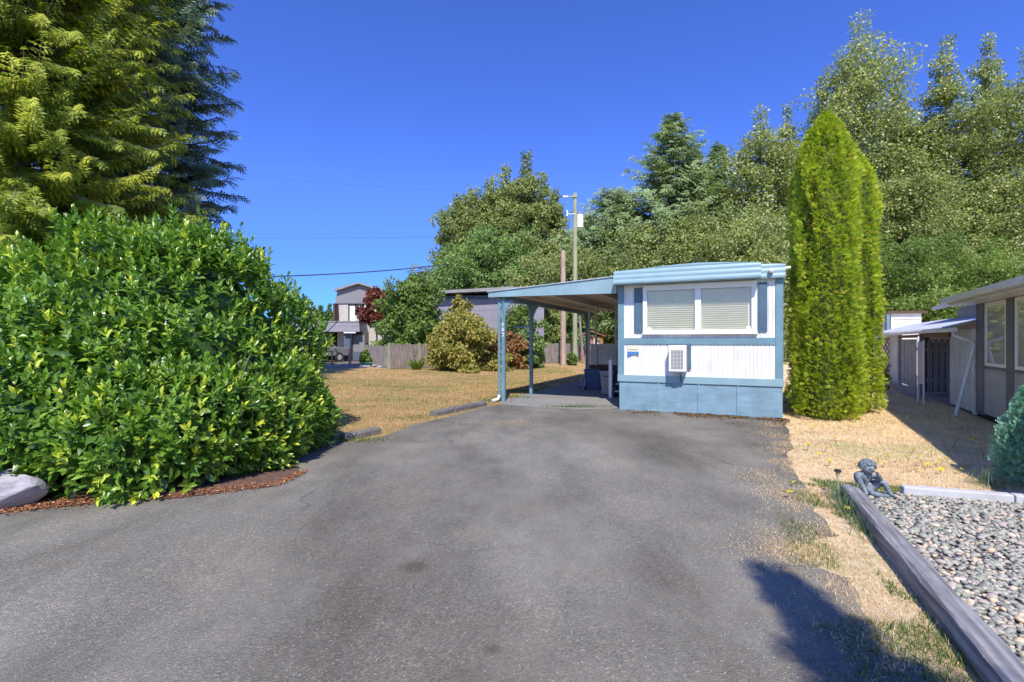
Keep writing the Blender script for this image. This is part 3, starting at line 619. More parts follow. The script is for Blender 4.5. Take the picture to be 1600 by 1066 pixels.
# ------------------------------------------------------------------ kerbs on the lawn edge
def kerb(a, c_, wid, h, label, seed):
    a, c_ = Vector(a + (0,)), Vector(c_ + (0,)); L_ = (c_ - a).length; n_ = 24; P = []
    prof = [(-.5, -.02), (-.5, .72), (-.38, 1), (.36, 1), (.5, .75), (.5, -.02)]
    rnd = random.Random(seed)
    for (u, v_) in prof:
        P.append([(L_ * j / n_, wid * u + rnd.uniform(-.006, .006), h * v_ + (rnd.uniform(-.008, .008) if v_ > 0 else 0)) for j in range(n_ + 1)])
    m_ = MB().grid(P)
    for j in (0, n_): m_.add([r_[j] for r_ in P], [tuple(range(6))])
    o = m_.build('concrete_kerb', M['kerbg'], None); o.location = a; o.rotation_euler = (0, 0, math.atan2(c_.y - a.y, c_.x - a.x))
    return tag(o, label, 'kerb')
kerb(G(676, 651), G(757, 634), .17, .12, 'long worn concrete kerb lying on the lawn edge near the carport post', 1)
kerb(G(537, 689), G(590, 677), .17, .11, 'short broken concrete kerb beside the shadow of the big laurel', 2)

# ------------------------------------------------------------------ gravel bed, timber, kerb
tb = MB(); L_ = 5.2; n_ = 60; rows = []
prof = [(-.075, 0), (-.078, .06), (-.074, .125), (-.055, .14), (-.02, .138), (.01, .143), (.05, .139), (.068, .128), (.075, .06), (.075, 0)]
rnd = random.Random(5)
offs = [rnd.uniform(-.004, .004) for _ in prof]
for i, (a, c_) in enumerate(prof):
    ph = rnd.random() * 6
    rows.append([(L_ * j / n_, a + .004 * math.sin(j * .7 + ph) + rnd.uniform(-.0025, .0025), c_ + (.004 * math.sin(j * .45 + ph) + rnd.uniform(-.003, .003)) * (c_ > .03)) for j in range(n_ + 1)])
tb.grid(rows)
for j in (0, n_): tb.add([r_[j] for r_ in rows], [tuple(range(len(prof)))])
t0 = Vector(G(1315, 777) + (0,)); 
tdir = Vector((-1.15, -2.66, 0)).normalized()
timber = tb.build('landscape_timber', M['timber'], None); timber.location = t0 + Vector((.06, -.03, 0)); timber.rotation_euler = (0, 0, math.atan2(tdir.y, tdir.x))
tag(timber, 'long weathered grey timber edging the left side of the gravel bed', 'timber')
tp = Vector((-tdir.y, tdir.x, 0)) * -1       # to the right of the timber, away from the driveway
if tp.x < 0: tp = -tp
k0 = Vector(timber.location) + tp * .10
kdir = Vector((.95, -.31, 0)).normalized()
for i, (a, c_) in enumerate(((.42, 1.29), (1.30, 1.63), (1.64, 2.95), (2.96, 4.6))):
    p = k0 + kdir * a + Vector((0, .12, 0))
    o = MB().box(0, -.05, .0, c_ - a, .05, .145).build('edging_block', M['kerbw'], None, bevel=.012); o.location = p; o.rotation_euler = (0, 0, math.atan2(kdir.y, kdir.x))
    tag(o, ['pale concrete edging block directly right of the statue', 'short pale concrete edging block between two long ones', 'long pale concrete edging block below the small blue conifer',
            'pale concrete edging block at the right end of the row'][i], 'edging', 'concrete edging blocks behind the gravel bed')
bed = [tuple((Vector(timber.location) + tp * .06 + tdir * -.0)[:2]), tuple((Vector(timber.location) + tp * .06 + tdir * 5)[:2]), (9, -1), (9, 3.2), tuple((k0 + kdir * 4.6 + Vector((0, .1, 0)))[:2]), tuple((k0 + kdir * .0 + Vector((0, .1, 0)))[:2])]
gb = sheet('gravel_base', bed, .055, M['kerbg'])
# pebbles
def ico(sub=1):
    import bmesh
    bm = bmesh.new(); bmesh.ops.create_icosphere(bm, subdivisions=sub, radius=1); bm.verts.ensure_lookup_table()
    V = np.array([v_.co[:] for v_ in bm.verts]); Fc = np.array([[v_.index for v_ in f.verts] for f in bm.faces]); bm.free(); return V, Fc
IC1, IC2 = ico(1), ico(2)
N_ = 56000; X = rng.uniform(1.2, 6.5, N_); Y = rng.uniform(.9, 5.2, N_)
keep = inpoly(X, Y, bed) & (X < Y * 1.12 + .25) & (rng.random(N_) < np.where(Y > 3.2, .55, .8)); X, Y = X[keep], Y[keep]
n = len(X); S = np.clip(rng.lognormal(math.log(.0165), .34, n), .008, .036)
fm = FM(); P = np.stack([X, Y, .060 + S * .2 + rng.random(n) * .012], 1)
A = np.stack([np.cos(t_ := rng.uniform(0, 6.28, n)), np.sin(t_), rng.normal(0, .18, n)], 1); Nn = np.stack([rng.normal(0, .2, n), rng.normal(0, .2, n), np.ones(n)], 1)
big_ = Y < 3.0
for T_, kk in ((IC2, big_ & (Y < 2.4)), (IC1, ~(big_ & (Y < 2.4)))):
    Tv = T_[0] * (1 + .0)
    fm.add((Tv, T_[1]), P[kk], A[kk], Nn[kk], np.stack([S * rng.uniform(.7, 1, n), S * rng.uniform(1, 1.45, n), S * rng.uniform(.45, .7, n)], 1)[kk], rng.beta(2.3, 2.5, n)[kk])
gp = fm.build('gravel', L['pebble'], None, True)
tag(gp, 'rounded blue-grey and cream river pebbles filling the bed', 'gravel', kind='stuff')

# ------------------------------------------------------------------ cherub statue and garden light
cs = G(1359, 785); cs = (cs[0], cs[1] + .03)
chb = empty('cherub_statue', (cs[0], cs[1], .07), 0, 'weathered grey curly-haired cherub statue sitting in the corner of the gravel bed', 'statue')
def skin(name, nodes, edges, mt, parent, sub=2):
    me = bpy.data.meshes.new(name); me.from_pydata([n_[0] for n_ in nodes], edges, [])
    o = bpy.data.objects.new(name, me); COL.objects.link(o)
    sm = o.modifiers.new('skin', 'SKIN'); sm.use_smooth_shade = True
    for i, (p, r_) in enumerate(nodes): me.skin_vertices[0].data[i].radius = (r_, r_) if isinstance(r_, (int, float)) else r_
    me.skin_vertices[0].data[0].use_root = True
    ss = o.modifiers.new('sub', 'SUBSURF'); ss.levels = ss.render_levels = sub
    bpy.context.view_layer.update()
    m2 = bpy.data.meshes.new_from_object(o.evaluated_get(bpy.context.evaluated_depsgraph_get()))
    bpy.data.objects.remove(o); m2.materials.clear(); m2.materials.append(mt)
    o = bpy.data.objects.new(name, m2); COL.objects.link(o); o.parent = parent
    m2.polygons.foreach_set('use_smooth', [True] * len(m2.polygons)); return o
nodes = [((.06, .09, .055), .062), ((.02, .07, .12), .056), ((-.02, .03, .185), .05), ((-.015, .01, .225), .024), ((-.005, -.012, .272), .062),   # pelvis..head
         ((-.10, .01, .195), .034), ((-.085, -.03, .115), .026), ((-.06, -.05, .045), .021), ((-.055, -.065, .008), .019),                         # left arm propped
         ((.055, .02, .185), .030), ((.115, -.03, .15), .024), ((.065, -.06, .205), .019), ((.045, -.065, .225), .017),                            # right arm to chin
         ((.13, .02, .10), .038), ((.135, -.05, .135), .030), ((.165, -.05, .06), .024), ((.18, -.08, .014), .019), ((.19, -.12, .010), .014),      # raised knee
         ((.0, -.02, .045), .036), ((-.015, -.09, .035), .027), ((.06, -.12, .028), .023), ((.12, -.135, .020), .017)]                             # folded leg
edges = [(0, 1), (1, 2), (2, 3), (3, 4), (2, 5), (5, 6), (6, 7), (7, 8), (2, 9), (9, 10), (10, 11), (11, 12), (0, 13), (13, 14), (14, 15), (15, 16), (16, 17), (0, 18), (18, 19), (19, 20), (20, 21)]
skin('figure', nodes, edges, M['statue'], chb)
hm = MB(); hv = [tuple(Vector(v_) * 1.0) for v_ in IC2[0]]
hm.add([(-.005 + x * .058, -.012 + y * .060, .268 + z * .064) for x, y, z in IC2[0].tolist()], IC2[1].tolist()); hm.build('head', M['statue'], chb, smooth=True)
# curly hair: many small locks
m_ = MB(); rnd = random.Random(3)
for i in range(190):
    u, v_ = rnd.random(), rnd.random(); th = 2 * math.pi * u; ph = math.acos(1 - 1.25 * v_)
    n_ = Vector((math.sin(ph) * math.cos(th), math.sin(ph) * math.sin(th), math.cos(ph)))
    if n_.y < -.55 and n_.z < .45: continue
    c0 = Vector((-.005, -.005, .282)) + Vector((n_.x * .068, n_.y * .066, n_.z * .062))
    a = n_.orthogonal().normalized(); b_ = n_.cross(a); k0_ = rnd.random() * 6
    pts = [c0 + (a * math.cos(k0_ + t_ * 1.1) + b_ * math.sin(k0_ + t_ * 1.1)) * (.014 - .0018 * t_) + n_ * (.002 * t_) for t_ in range(6)]
    m_.tube(pts, [.005, .0065, .0065, .006, .005, .003], 6)
m_.build('hair', M['statue'], chb, smooth=True)
# face details
m_ = MB().tube([(-.005, -.07, .265), (-.005, -.085, .255), (-.005, -.074, .247)], [.006, .010, .006], 8)
for sx_ in (-.022, .014): m_.tube([(sx_, -.064, .274), (sx_, -.073, .272), (sx_, -.066, .268)], [.005, .009, .004], 8)
m_.tube([(-.02, -.066, .237), (-.005, -.074, .235), (.01, -.066, .237)], [.003, .005, .003], 6)
m_.build('face', M['statue'], chb, smooth=True)
for (hx, hy, hz, dx, dy, dz, side) in ((-.055, -.07, .012, 0, -1, -.15, 1), (.040, -.068, .232, -.6, -.2, .6, -1)):
    m_ = MB(); d = Vector((dx, dy, dz)).normalized(); a = d.cross(Vector((0, 0, 1))).normalized()
    for k in range(4):
        L2 = (.020, .025, .023, .018)[k]; p = Vector((hx, hy, hz)) + a * (k - 1.5) * .0085
        m_.tube([p, p + d * L2 * .6 + Vector((0, 0, .002)), p + d * L2 - Vector((0, 0, .004))], [.0045, .004, .003], 6)
    p = Vector((hx, hy, hz)) + a * side * .016 - d * .008
    m_.tube([p, p + d * .012 + a * side * .006, p + d * .02 + a * side * .006], [.005, .0042, .003], 6)
    m_.build('fingers', M['statue'], chb, smooth=True)
for s_ in (-1, 1):                       # small folded wings behind the shoulders
    pts = [(0, 0), (.05, .035), (.085, .03), (.095, -.01), (.075, -.05), (.04, -.075), (.01, -.05)]
    w_ = MB().prism([(s_ * a * .8, c_ + .17) for a, c_ in pts], .075, .09).build('wing', M['statue'], chb, bevel=.004); w_.rotation_euler = (0, 0, s_ * -.35)
gl = empty('garden_light', G(1309, 775) + (0,), 0, 'small solar garden light on a thin stake at the timber end', 'garden light')
MB().tube([(0.02, 0, 0), (0, 0, .2)], .006, 6).build('stake', M['metal'], gl)
MB().cyl((0, 0, .2), .014, .05, 12, r2=.022).build('lens', M['brass'], gl)
MB().cyl((0, 0, .25), .034, .022, 14, r2=.028).build('cap', M['dark'], gl)

# ------------------------------------------------------------------ boulder
def rock(name, loc, sz, seed, mt, label=None, cat=None, group=None, sub=3, parent=None, amp=.22):
    V, Fc = ico(sub); r_ = np.random.default_rng(seed); o_ = r_.random(3) * 50
    Vn = V.copy()
    d = sum(np.sin(V @ r_.normal(size=3) * f + r_.random() * 6) * a for f, a in ((1.6, .5), (2.7, .35), (4.5, .2), (8, .1), (8, .1)))
    pl_ = r_.normal(size=(9, 3)); pl_ /= np.linalg.norm(pl_, axis=1, keepdims=True)
    Vn = V * (1 + amp * d)[:, None]
    for p in pl_:
        h = Vn @ p; c_ = .62; ov = np.maximum(h - c_, 0); Vn -= p[None] * ov[:, None] * .85
    Vn *= np.array(sz)
    m_ = MB(); m_.add(Vn.tolist(), Fc.tolist()); o = m_.build(name, mt, parent, smooth=False); o.location = loc
    return tag(o, label, cat, group)
rock('boulder', (-4.98, 4.72, .10), (.48, .36, .27), 4, M['rock'], 'pale grey jagged boulder at the left foot of the big laurel', 'boulder', sub=4, amp=.34)

# ------------------------------------------------------------------ laurel bush (near left)
def crown_surface(lobes, n):
    """points on the outer skin of a union of ellipsoid lobes"""
    per = max(1, n // len(lobes)); P, Nn = [], []
    for (c_, r_) in lobes:
        d = rdir(per * 2); d = d[: per]
        p = np.array(c_) + d * np.array(r_); nn = nrm(d / np.array(r_))
        ok = np.ones(len(p), bool)
        for (c2, r2) in lobes:
            if c2 is c_: continue
            ok &= (((p - np.array(c2)) / np.array(r2)) ** 2).sum(1) > .93
        P.append(p[ok]); Nn.append(nn[ok])
    return np.concatenate(P), np.concatenate(Nn)
la = empty('laurel_bush', (-4.6, 6.8, 0), 0, 'huge glossy dark green laurel bush bulging over the left driveway edge', 'bush')
lobes = [((-4.75, 7.0, 1.35), (1.5, 1.6, 1.75)), ((-5.4, 6.9, 1.45), (1.5, 1.7, 1.75)), ((-6.6, 6.5, 1.2), (1.6, 1.6, 1.55)), ((-3.80, 6.7, .55), (.98, 1.25, 1.0)), ((-3.42, 7.25, .42), (.74, .9, .72)),
         ((-4.3, 5.75, .5), (1.35, 1.15, 1.0)), ((-5.5, 5.5, .55), (1.4, 1.15, 1.05)), ((-4.9, 7.1, 2.15), (1.2, 1.2, 1.05)), ((-4.05, 7.4, 1.05), (.85, 1.0, 1.12)), ((-7.6, 7.3, 1.2), (1.6, 1.8, 1.5)), ((-5.1, 8.2, 1.4), (1.9, 1.3, 1.6)),
         ((-4.4, 7.2, 2.1), (.75, .8, .75)), ((-3.5, 6.35, .4), (.75, .9, .75)), ((-4.9, 6.1, 1.2), (1.2, 1.0, 1.1))]
P, Nn = crown_surface(lobes, 21000)
ok = (P[:, 2] > .06); P, Nn = P[ok], Nn[ok]
bumpn = vn(P[:, 0] + P[:, 1] * .3, P[:, 2] + P[:, 1] * .5, 2.2)
P = P + Nn * ((bumpn - .5) * .42 + rng.normal(0, .05, len(P)) + rng.exponential(.05, len(P)) * (.4 + .9 * (P[:, 2] > 1.6)) - .08)[:, None]
P[:, 2] = np.maximum(P[:, 2], .08)
fm = FM()
ns_ = len(P)
up = np.array([0, 0, 1.0])
lowk = np.clip((P[:, 2]) / 2.0, 0, 1)[:, None]
ax_ = nrm(Nn * (1.15 - .5 * lowk) + up * (.25 + .85 * lowk) + rng.normal(0, .22, (ns_, 3)))
shoot_v = rng.beta(2, 2.2, ns_)
young = rng.random(ns_) < .12
nl = 9
shl = rng.uniform(.16, .30, ns_)
for k in range(nl):
    u = k / (nl - 1)
    ang = k * 2.4 + rng.uniform(0, 6.28, ns_) * 0 + shoot_v * 40
    t1 = nrm(np.cross(ax_, rdir(ns_) * .01 + np.array([.3, .7, .2]))); t2 = np.cross(ax_, t1)
    rad = t1 * np.cos(ang)[:, None] + t2 * np.sin(ang)[:, None]
    base = P + ax_ * (shl * (u - .75))[:, None]
    d = nrm(rad * (1.05 - .72 * u) + ax_ * (.30 + .85 * u) + rng.normal(0, .12, (ns_, 3)))
    Ls = rng.uniform(.105, .155, ns_) * (1 - .35 * u)
    fm.add(LLEAF, base, d, ax_ * 1.0 + rad * -.55 + rng.normal(0, .2, (ns_, 3)), np.stack([Ls * .52, Ls, Ls * .9], 1), np.where(young & (u > .4), .85 + .15 * rng.random(ns_), shoot_v * .62 + rng.random(ns_) * .18 + .08 * u))
# inner leaves to close the interior
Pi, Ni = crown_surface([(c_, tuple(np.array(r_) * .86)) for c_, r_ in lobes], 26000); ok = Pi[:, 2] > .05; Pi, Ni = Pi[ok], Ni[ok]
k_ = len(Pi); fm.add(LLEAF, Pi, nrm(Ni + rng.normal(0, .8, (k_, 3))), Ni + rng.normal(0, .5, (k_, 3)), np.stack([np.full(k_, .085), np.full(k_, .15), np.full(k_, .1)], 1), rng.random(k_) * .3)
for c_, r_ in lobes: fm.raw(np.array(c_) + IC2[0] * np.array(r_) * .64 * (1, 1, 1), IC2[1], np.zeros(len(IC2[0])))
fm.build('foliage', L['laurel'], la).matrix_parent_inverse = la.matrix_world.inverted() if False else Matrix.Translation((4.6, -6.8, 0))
m_ = MB(); rnd = random.Random(8)
for i in range(26):
    a = rnd.random() * 6.28; r_ = rnd.uniform(.1, .5); x, y = rnd.uniform(-6.6, -3.6) + 4.6, rnd.uniform(6.2, 7.6) - 6.8
    e = Vector((x + rnd.uniform(-.7, .7), y + rnd.uniform(-.4, .4), rnd.uniform(.9, 1.5)))
    m_.tube([(x, y, 0), ((x + e.x) / 2 + rnd.uniform(-.1, .1), (y + e.y) / 2, e.z * .5), e], [.035, .025, .01], 6)
m_.build('branches', M['bark'], la)

# ------------------------------------------------------------------ generic trees
def limb_path(p0, d, L_, droop, n=5):
    pts = []; 
    for i in range(n + 1):
        u = i / n; pts.append(p0 + d * L_ * u + Vector((0, 0, droop * L_ * u * u)))
    return pts
def deciduous(name, x, y, H, R, leaf, mt, label, group=None, n_leaf=14000, n_limb=46, crown0=.12, shape='poplar', bark='bark', seed=1, ls=None, lean=0, up=.9, clr=1.0, cat='tree'):
    rnd = random.Random(seed); e = empty(name, (x, y, 0), 0, label, cat, group)
    tr = MB(); tr_top = H * .93; r0 = max(.07, H * .013)
    def tc_(u): return Vector((lean * u * H + math.sin(u * 5 + seed) * H * .008, math.cos(u * 4 + seed) * H * .006, u * H))
    tr.tube([tc_(u) for u in np.linspace(0, .95, 9)], [r0 * (1 - u * .93) + .01 for u in np.linspace(0, .95, 9)], 8)
    C, CR = [], []
    for i in range(n_limb):
        u = crown0 + (1 - crown0) * ((i + rnd.random()) / n_limb) ** .9 * .97
        if shape == 'poplar': w_ = min(1, (u - crown0 + .12) * 4) * (1 - u ** 1.8) ** .8 * 1.0 + .04
        elif shape == 'round': q_ = (u - crown0) / (1 - crown0); w_ = math.sqrt(max(.02, 1 - (2 * q_ - 1) ** 2 * .95))
        else: q_ = (u - crown0) / (1 - crown0); w_ = math.sqrt(max(.05, 1 - q_ ** 2.2))
        L_ = R * w_ * rnd.uniform(.6, 1.12); a = i * 2.399 + rnd.uniform(-.5, .5)
        upk = up * rnd.uniform(.6, 1.2) * (.4 + .6 * u)
        d = Vector((math.cos(a), math.sin(a), upk)); d.normalize(); d *= 1.0
        hh = u * (1 - .12 * min(1, upk))
        p0 = tc_(max(.02, hh - .35 * L_ * d.z / H))
        pts = limb_path(p0, d, L_ * 1.05, rnd.uniform(-.15, .12))
        tr.tube(pts, [max(.012, r0 * .33 * (1 - hh) + .01) * (1 - .85 * k / 5) for k in range(6)], 5, cap=False)
        nc = 3 + int(L_ / (R * .25 + .01))
        for k in range(nc):
            t_ = .25 + .75 * (k + rnd.random()) / nc; j = min(4, int(t_ * 5)); p = pts[j].lerp(pts[j + 1], t_ * 5 - j)
            C.append(p + Vector((rnd.gauss(0, 1), rnd.gauss(0, 1), rnd.gauss(0, .8))) * R * .09); CR.append(R * rnd.uniform(.10, .19) * (1.1 - .35 * u))
    for k in range(6): C.append(tc_(.9 + .02 * k)); CR.append(R * .09)
    C = np.array([c_[:] for c_ in C]); CR = np.array(CR); nC = len(C)
    wgt = CR ** 2; idx = rng.choice(nC, n_leaf, p=wgt / wgt.sum())
    d = rdir(n_leaf); rr = CR[idx] * (.45 + .65 * rng.random(n_leaf) ** .6)
    P = C[idx] + d * rr[:, None] * np.array([1.15, 1.15, .8])
    P[:, 2] = np.maximum(P[:, 2], .15)
    cv = rng.random(nC)
    fm = FM(); s_ = (ls or leaf) * rng.uniform(.7, 1.3, n_leaf)
    A = nrm(d * .5 + rdir(n_leaf) * .9 + np.array([0, 0, -.25])); N2 = nrm(d * .55 + np.array([0, -.62, .68]) * .75 + rdir(n_leaf) * .7)
    va = cv[idx] * .45 + rng.random(n_leaf) * .45 + .02
    fl = rng.random(n_leaf) < .035; va = np.where(fl, .9 + .1 * rng.random(n_leaf), va)
    fm.add(LEAF, P, A, N2, np.stack([s_ * .8, s_, s_], 1), va)
    tr.build('trunk', M[bark], e, smooth=True); fm.build('crown', mt, e); return e
def conifer(name, x, y, H, R, mt, label, group=None, nb=170, jit=.1, twig=.5, per=16, base=.06, seed=1, droop=-.25, T=FAN4, upt=.15, top_pow=.85, jag=.35, cat='tree', lean=0, side=None, facing=.35, t0=.18):
    rnd = random.Random(seed); e = empty(name, (x, y, 0), 0, label, cat, group); tr = MB(); r0 = H * .014 + .04
    tr.tube([(lean * u * H, 0, u * H) for u in np.linspace(0, 1, 6)], [r0 * (1 - u * .97) + .008 for u in np.linspace(0, 1, 6)], 8)
    P, A, N2, S, Vv = [], [], [], [], []
    for i in range(nb):
        u = base + (1 - base) * ((i + .5) / nb) ** 1.0 * .985; L_ = R * ((1 - u) ** top_pow) * rnd.uniform(1 - jag, 1.08) + .02 * R
        a = i * 2.399 + rnd.uniform(-.35, .35); dz = droop * (1 - u * 1.2) + rnd.uniform(-jit, jit) + upt * u * 2
        d = Vector((math.cos(a), math.sin(a), dz)); p0 = Vector((lean * u * H, 0, u * H)); pts = limb_path(p0, d, L_, .16 if droop < 0 else -.05)
        tr.tube(pts, [(.02 + .02 * H / 20 * (1 - u)) * (1 - .85 * k / 5) for k in range(6)], 4, cap=False)
        n_ = max(4, int(per * (.35 + L_ / R))); bv = rnd.random() * .35
        sd_ = d.cross(Vector((0, 0, 1))).normalized()
        for k in range(n_):
            t_ = t0 + (1 - t0) * ((k + rnd.random() * .8) / n_); t_ = min(t_, .999); j = min(4, int(t_ * 5)); p = pts[j].lerp(pts[j + 1], t_ * 5 - j)
            s_ = 1 if k % 2 else -1; tw = twig * rnd.uniform(.65, 1.15) * (1.15 - .5 * t_) * (.5 + .5 * min(1, L_ / (R * .4)))
            if t_ > .93: s_ *= .1
            ad = d.normalized() * rnd.uniform(.45, .9) + sd_ * s_ * rnd.uniform(.5, 1.1) + Vector((0, 0, rnd.uniform(-.45, .12) + (droop * .6)))
            P.append(p[:]); A.append(ad[:]); nn_ = Vector((0, -.35 - .3 * facing, .8)) + d.normalized() * rnd.uniform(-.1, 2 * facing) + Vector((rnd.gauss(0, .35), rnd.gauss(0, .35), 0)); N2.append(nn_[:]); S.append(tw)
            Vv.append(min(1, max(0, bv + .15 + .45 * t_ * rnd.random() + .15 * rnd.random())))
    fm = FM(); fm.add(T, np.array(P), np.array(A), np.array(N2), np.array(S), np.array(Vv))
    tr.build('trunk', M['bark'], e, smooth=True); fm.build('crown', mt, e); return e

# background trees (photo px of the crown axis, px row of the top, half width px, depth)
def T_(kind, px, py, hw, Y, mt, label, seed, **k):
    x, H, R = gx(px, Y), gz(py, Y) * (1.035 if kind == 'd' else 1.0), hw / F * Y
    grp = 'trees of the wood behind the homes'
    R *= 1.55; k.setdefault('seed', seed) if False else None
    if kind == 'c': return conifer('fir_tree', x, Y, H, R, L[mt], label, grp, seed=seed, **k)
    k['n_leaf'] = int(k.get('n_leaf', 14000) * 2.4); k['n_limb'] = int(k.get('n_limb', 46) * 1.3)
    return deciduous(k.pop('nm', 'poplar_tree'), x, Y, H, R, Y * .0047, L[mt], label, grp, seed=seed, **k)
T_('d', 716, 316, 46, 58, 'olive', 'leftmost olive green tree of the wood left of the utility poles', 11, shape='oval')
T_('d', 766, 292, 44, 61, 'olive', 'olive tree with a small double top, behind the round dark maple', 12, shape='oval')
T_('d', 825, 252, 56, 58, 'olive', 'tallest pointed olive poplar left of the utility poles', 13, n_leaf=17000)
T_('d', 868, 306, 32, 61, 'olive', 'slim loose-crowned tree just left of the tall utility pole', 14, n_leaf=8000)
T_('d', 768, 366, 56, 50, 'maple', 'round dark green maple in front of the left wood', 15, nm='maple_tree', shape='round', crown0=.05, n_leaf=20000, n_limb=60, up=.3)
T_('d', 792, 272, 50, 60, 'olive', 'broad olive tree between the double-topped one and the tallest pointed one', 18, shape='oval')
T_('d', 740, 304, 48, 62, 'olive', 'rounded olive tree second from the left of the wood', 19, shape='oval')
T_('d', 850, 284, 40, 62, 'olive', 'olive tree filling the gap right of the tallest pointed one', 20, shape='oval', n_leaf=10000)
T_('c', 1085, 232, 70, 49, 'conif', 'dense fir touching the right side of the spiky fir', 27, nb=330, per=22, twig=1.4)
T_('d', 1448, 175, 60, 44, 'poplar', 'lower poplar filling the gap left of the airy white-trunked one', 28, n_leaf=15000, bark='barkpale', shape='oval')
T_('d', 838, 398, 52, 47, 'olive', 'low olive tree behind the brown cut pole', 16, shape='oval', crown0=.05, n_leaf=12000, nm='low_tree')
T_('d', 700, 400, 34, 52, 'maple', 'low green tree above the left end of the grey building roof', 17, shape='oval', crown0=.05, n_leaf=8000, nm='low_tree')
T_('c', 1050, 178, 128, 46, 'conif', 'tall fir with bare spiky top above the carport', 21, jit=.3, nb=420, per=26, twig=1.5, jag=.5)
T_('c', 962, 300, 100, 47, 'conif', 'broad lower fir right of the white transformer', 22, nb=330, per=24, twig=1.4, top_pow=.6)
T_('c', 1120, 222, 72, 50, 'conif', 'grey-green fir between the spiky fir and the poplars', 23, nb=330, per=22, twig=1.4)
T_('c', 915, 335, 60, 52, 'conif', 'small dark fir directly behind the tall utility pole', 24, nb=260, per=20, twig=1.3)
T_('d', 1010, 370, 100, 41, 'olive', 'low dark broadleaf thicket tree behind the carport roof', 25, shape='oval', crown0=.04, n_leaf=16000, nm='low_tree', up=.4)
T_('d', 900, 400, 60, 43, 'olive', 'low green tree behind the two utility poles', 26, shape='oval', crown0=.04, n_leaf=12000, nm='low_tree', up=.4)
T_('d', 1190, 186, 66, 45, 'poplar', 'pale-leaved poplar left of the columnar cedars', 31, n_leaf=18000, bark='barkpale', shape='oval')
T_('d', 1232, 178, 44, 47, 'poplar', 'slender poplar partly hidden by the columnar cedars', 32, n_leaf=10000, bark='barkpale')
T_('d', 1346, 44, 98, 46, 'poplar', 'tallest poplar with a pointed top above the columnar cedars', 33, n_leaf=30000, n_limb=64, bark='barkpale')
T_('d', 1285, 140, 56, 48, 'poplar', 'shorter poplar whose crown shows behind the cedar tips', 34, n_leaf=12000, bark='barkpale')
T_('d', 1402, 150, 62, 45, 'poplar', 'poplar right of the tallest one, filling its side', 35, n_leaf=15000, bark='barkpale')
T_('d', 1478, 80, 62, 43, 'poplar', 'airy poplar with white trunk left of the right edge trees', 36, n_leaf=15000, bark='barkpale', n_limb=34)
T_('d', 1545, 78, 56, 44, 'poplar', 'airy twin-topped poplar above the neighbouring house', 37, n_leaf=14000, bark='barkpale', n_limb=34)
T_('d', 1612, 92, 84, 39, 'olive', 'dense tree cut by the right edge of the view', 38, n_leaf=18000, shape='oval')
T_('d', 1440, 255, 78, 39, 'olive', 'mid-height yellow-green tree behind the shed', 39, n_leaf=18000, shape='oval', crown0=.05, nm='low_tree')
T_('d', 1535, 270, 78, 40, 'poplar', 'mid-height tree behind the neighbouring house roof', 40, n_leaf=16000, shape='oval', crown0=.08, nm='low_tree')
T_('d', 1425, 385, 66, 31, 'bright', 'low bright green maple leaning over the shed', 41, n_leaf=16000, shape='round', crown0=.04, nm='maple_tree', up=.3)
T_('d', 1545, 395, 60, 33, 'bright', 'low bright green tree just above the neighbouring roof', 42, n_leaf=10000, shape='oval', crown0=.04, nm='low_tree')
T_('d', 1175, 335, 72, 38, 'poplar', 'low pale tree directly behind the mobile home roof', 43, n_leaf=16000, shape='oval', crown0=.04, nm='low_tree')
T_('d', 1095, 330, 60, 40, 'olive', 'low dark tree behind the middle of the mobile home', 44, n_leaf=12000, shape='oval', crown0=.04, nm='low_tree')
for i, (px, py, hw, Y) in enumerate(((478, 462, 26, 62), (502, 478, 20, 66), (515, 476, 12, 70))):
    deciduous('distant_tree', gx(px, Y), Y, gz(py, Y), hw / F * Y, Y * .0042, L['maple'], ['bushy distant tree left of the two-storey house', 'low distant tree between the bushy one and the house', 'small pointed distant tree touching the house corner'][i],
              'distant trees behind the flat garage', seed=50 + i, n_leaf=4500, n_limb=26, crown0=.05, shape='oval')
# bushes over the far fence, seen beneath the carport
for i, (px, py, hw, Y, mt) in enumerate(((815, 478, 44, 37, 'bright'), (862, 486, 40, 39, 'olive'), (905, 492, 36, 40, 'maple'), (948, 496, 34, 41, 'maple'), (985, 492, 34, 40, 'bright'))):
    deciduous('fence_shrub', gx(px, Y), Y, gz(py, Y), hw / F * Y, Y * .0058, L[mt], ['pale green shrub beyond the fence left of the carport posts', 'olive shrub beyond the fence between the carport posts and poles', 'dark shrub beyond the fence behind the utility poles',
              'dark shrub behind the little red shed', 'bright shrub behind the porch, partly hidden by the home'][i], 'shrubs beyond the wooden fence', seed=70 + i, n_leaf=5200, n_limb=30, crown0=.05, shape='round', up=.4, cat='shrub')

# golden cedar and dark spruce, left
conifer('golden_cedar', -10.75, 10.6, 13.5, 3.75, L['gold'], 'large golden-green drooping cedar rising behind the laurel at the left edge', None, nb=1050, twig=.38, per=44, base=.04, seed=61, jit=.55, droop=-.5, T=FAN4, upt=.05, top_pow=.30, jag=.28, facing=1.3, t0=.3)
conifer('spruce_tree', -12.0, 15.2, 21, 3.5, L['spruce'], 'dark blue-green spruce behind the golden cedar', None, nb=760, facing=.9, t0=.3, twig=.6, per=34, base=.05, seed=62, jit=.5, droop=-.3, T=FAN, top_pow=.35, jag=.32)
# the conifer behind the viewer whose shadow falls on the bottom right of the drive
conifer('conifer_behind', 1.42, -3.4, 8.15, 1.75, L['arbor'], 'slim conifer beside the drive behind the viewpoint', None, nb=190, twig=.5, per=15, base=.05, seed=64, droop=.15, top_pow=1.15, jag=.65, jit=.4)

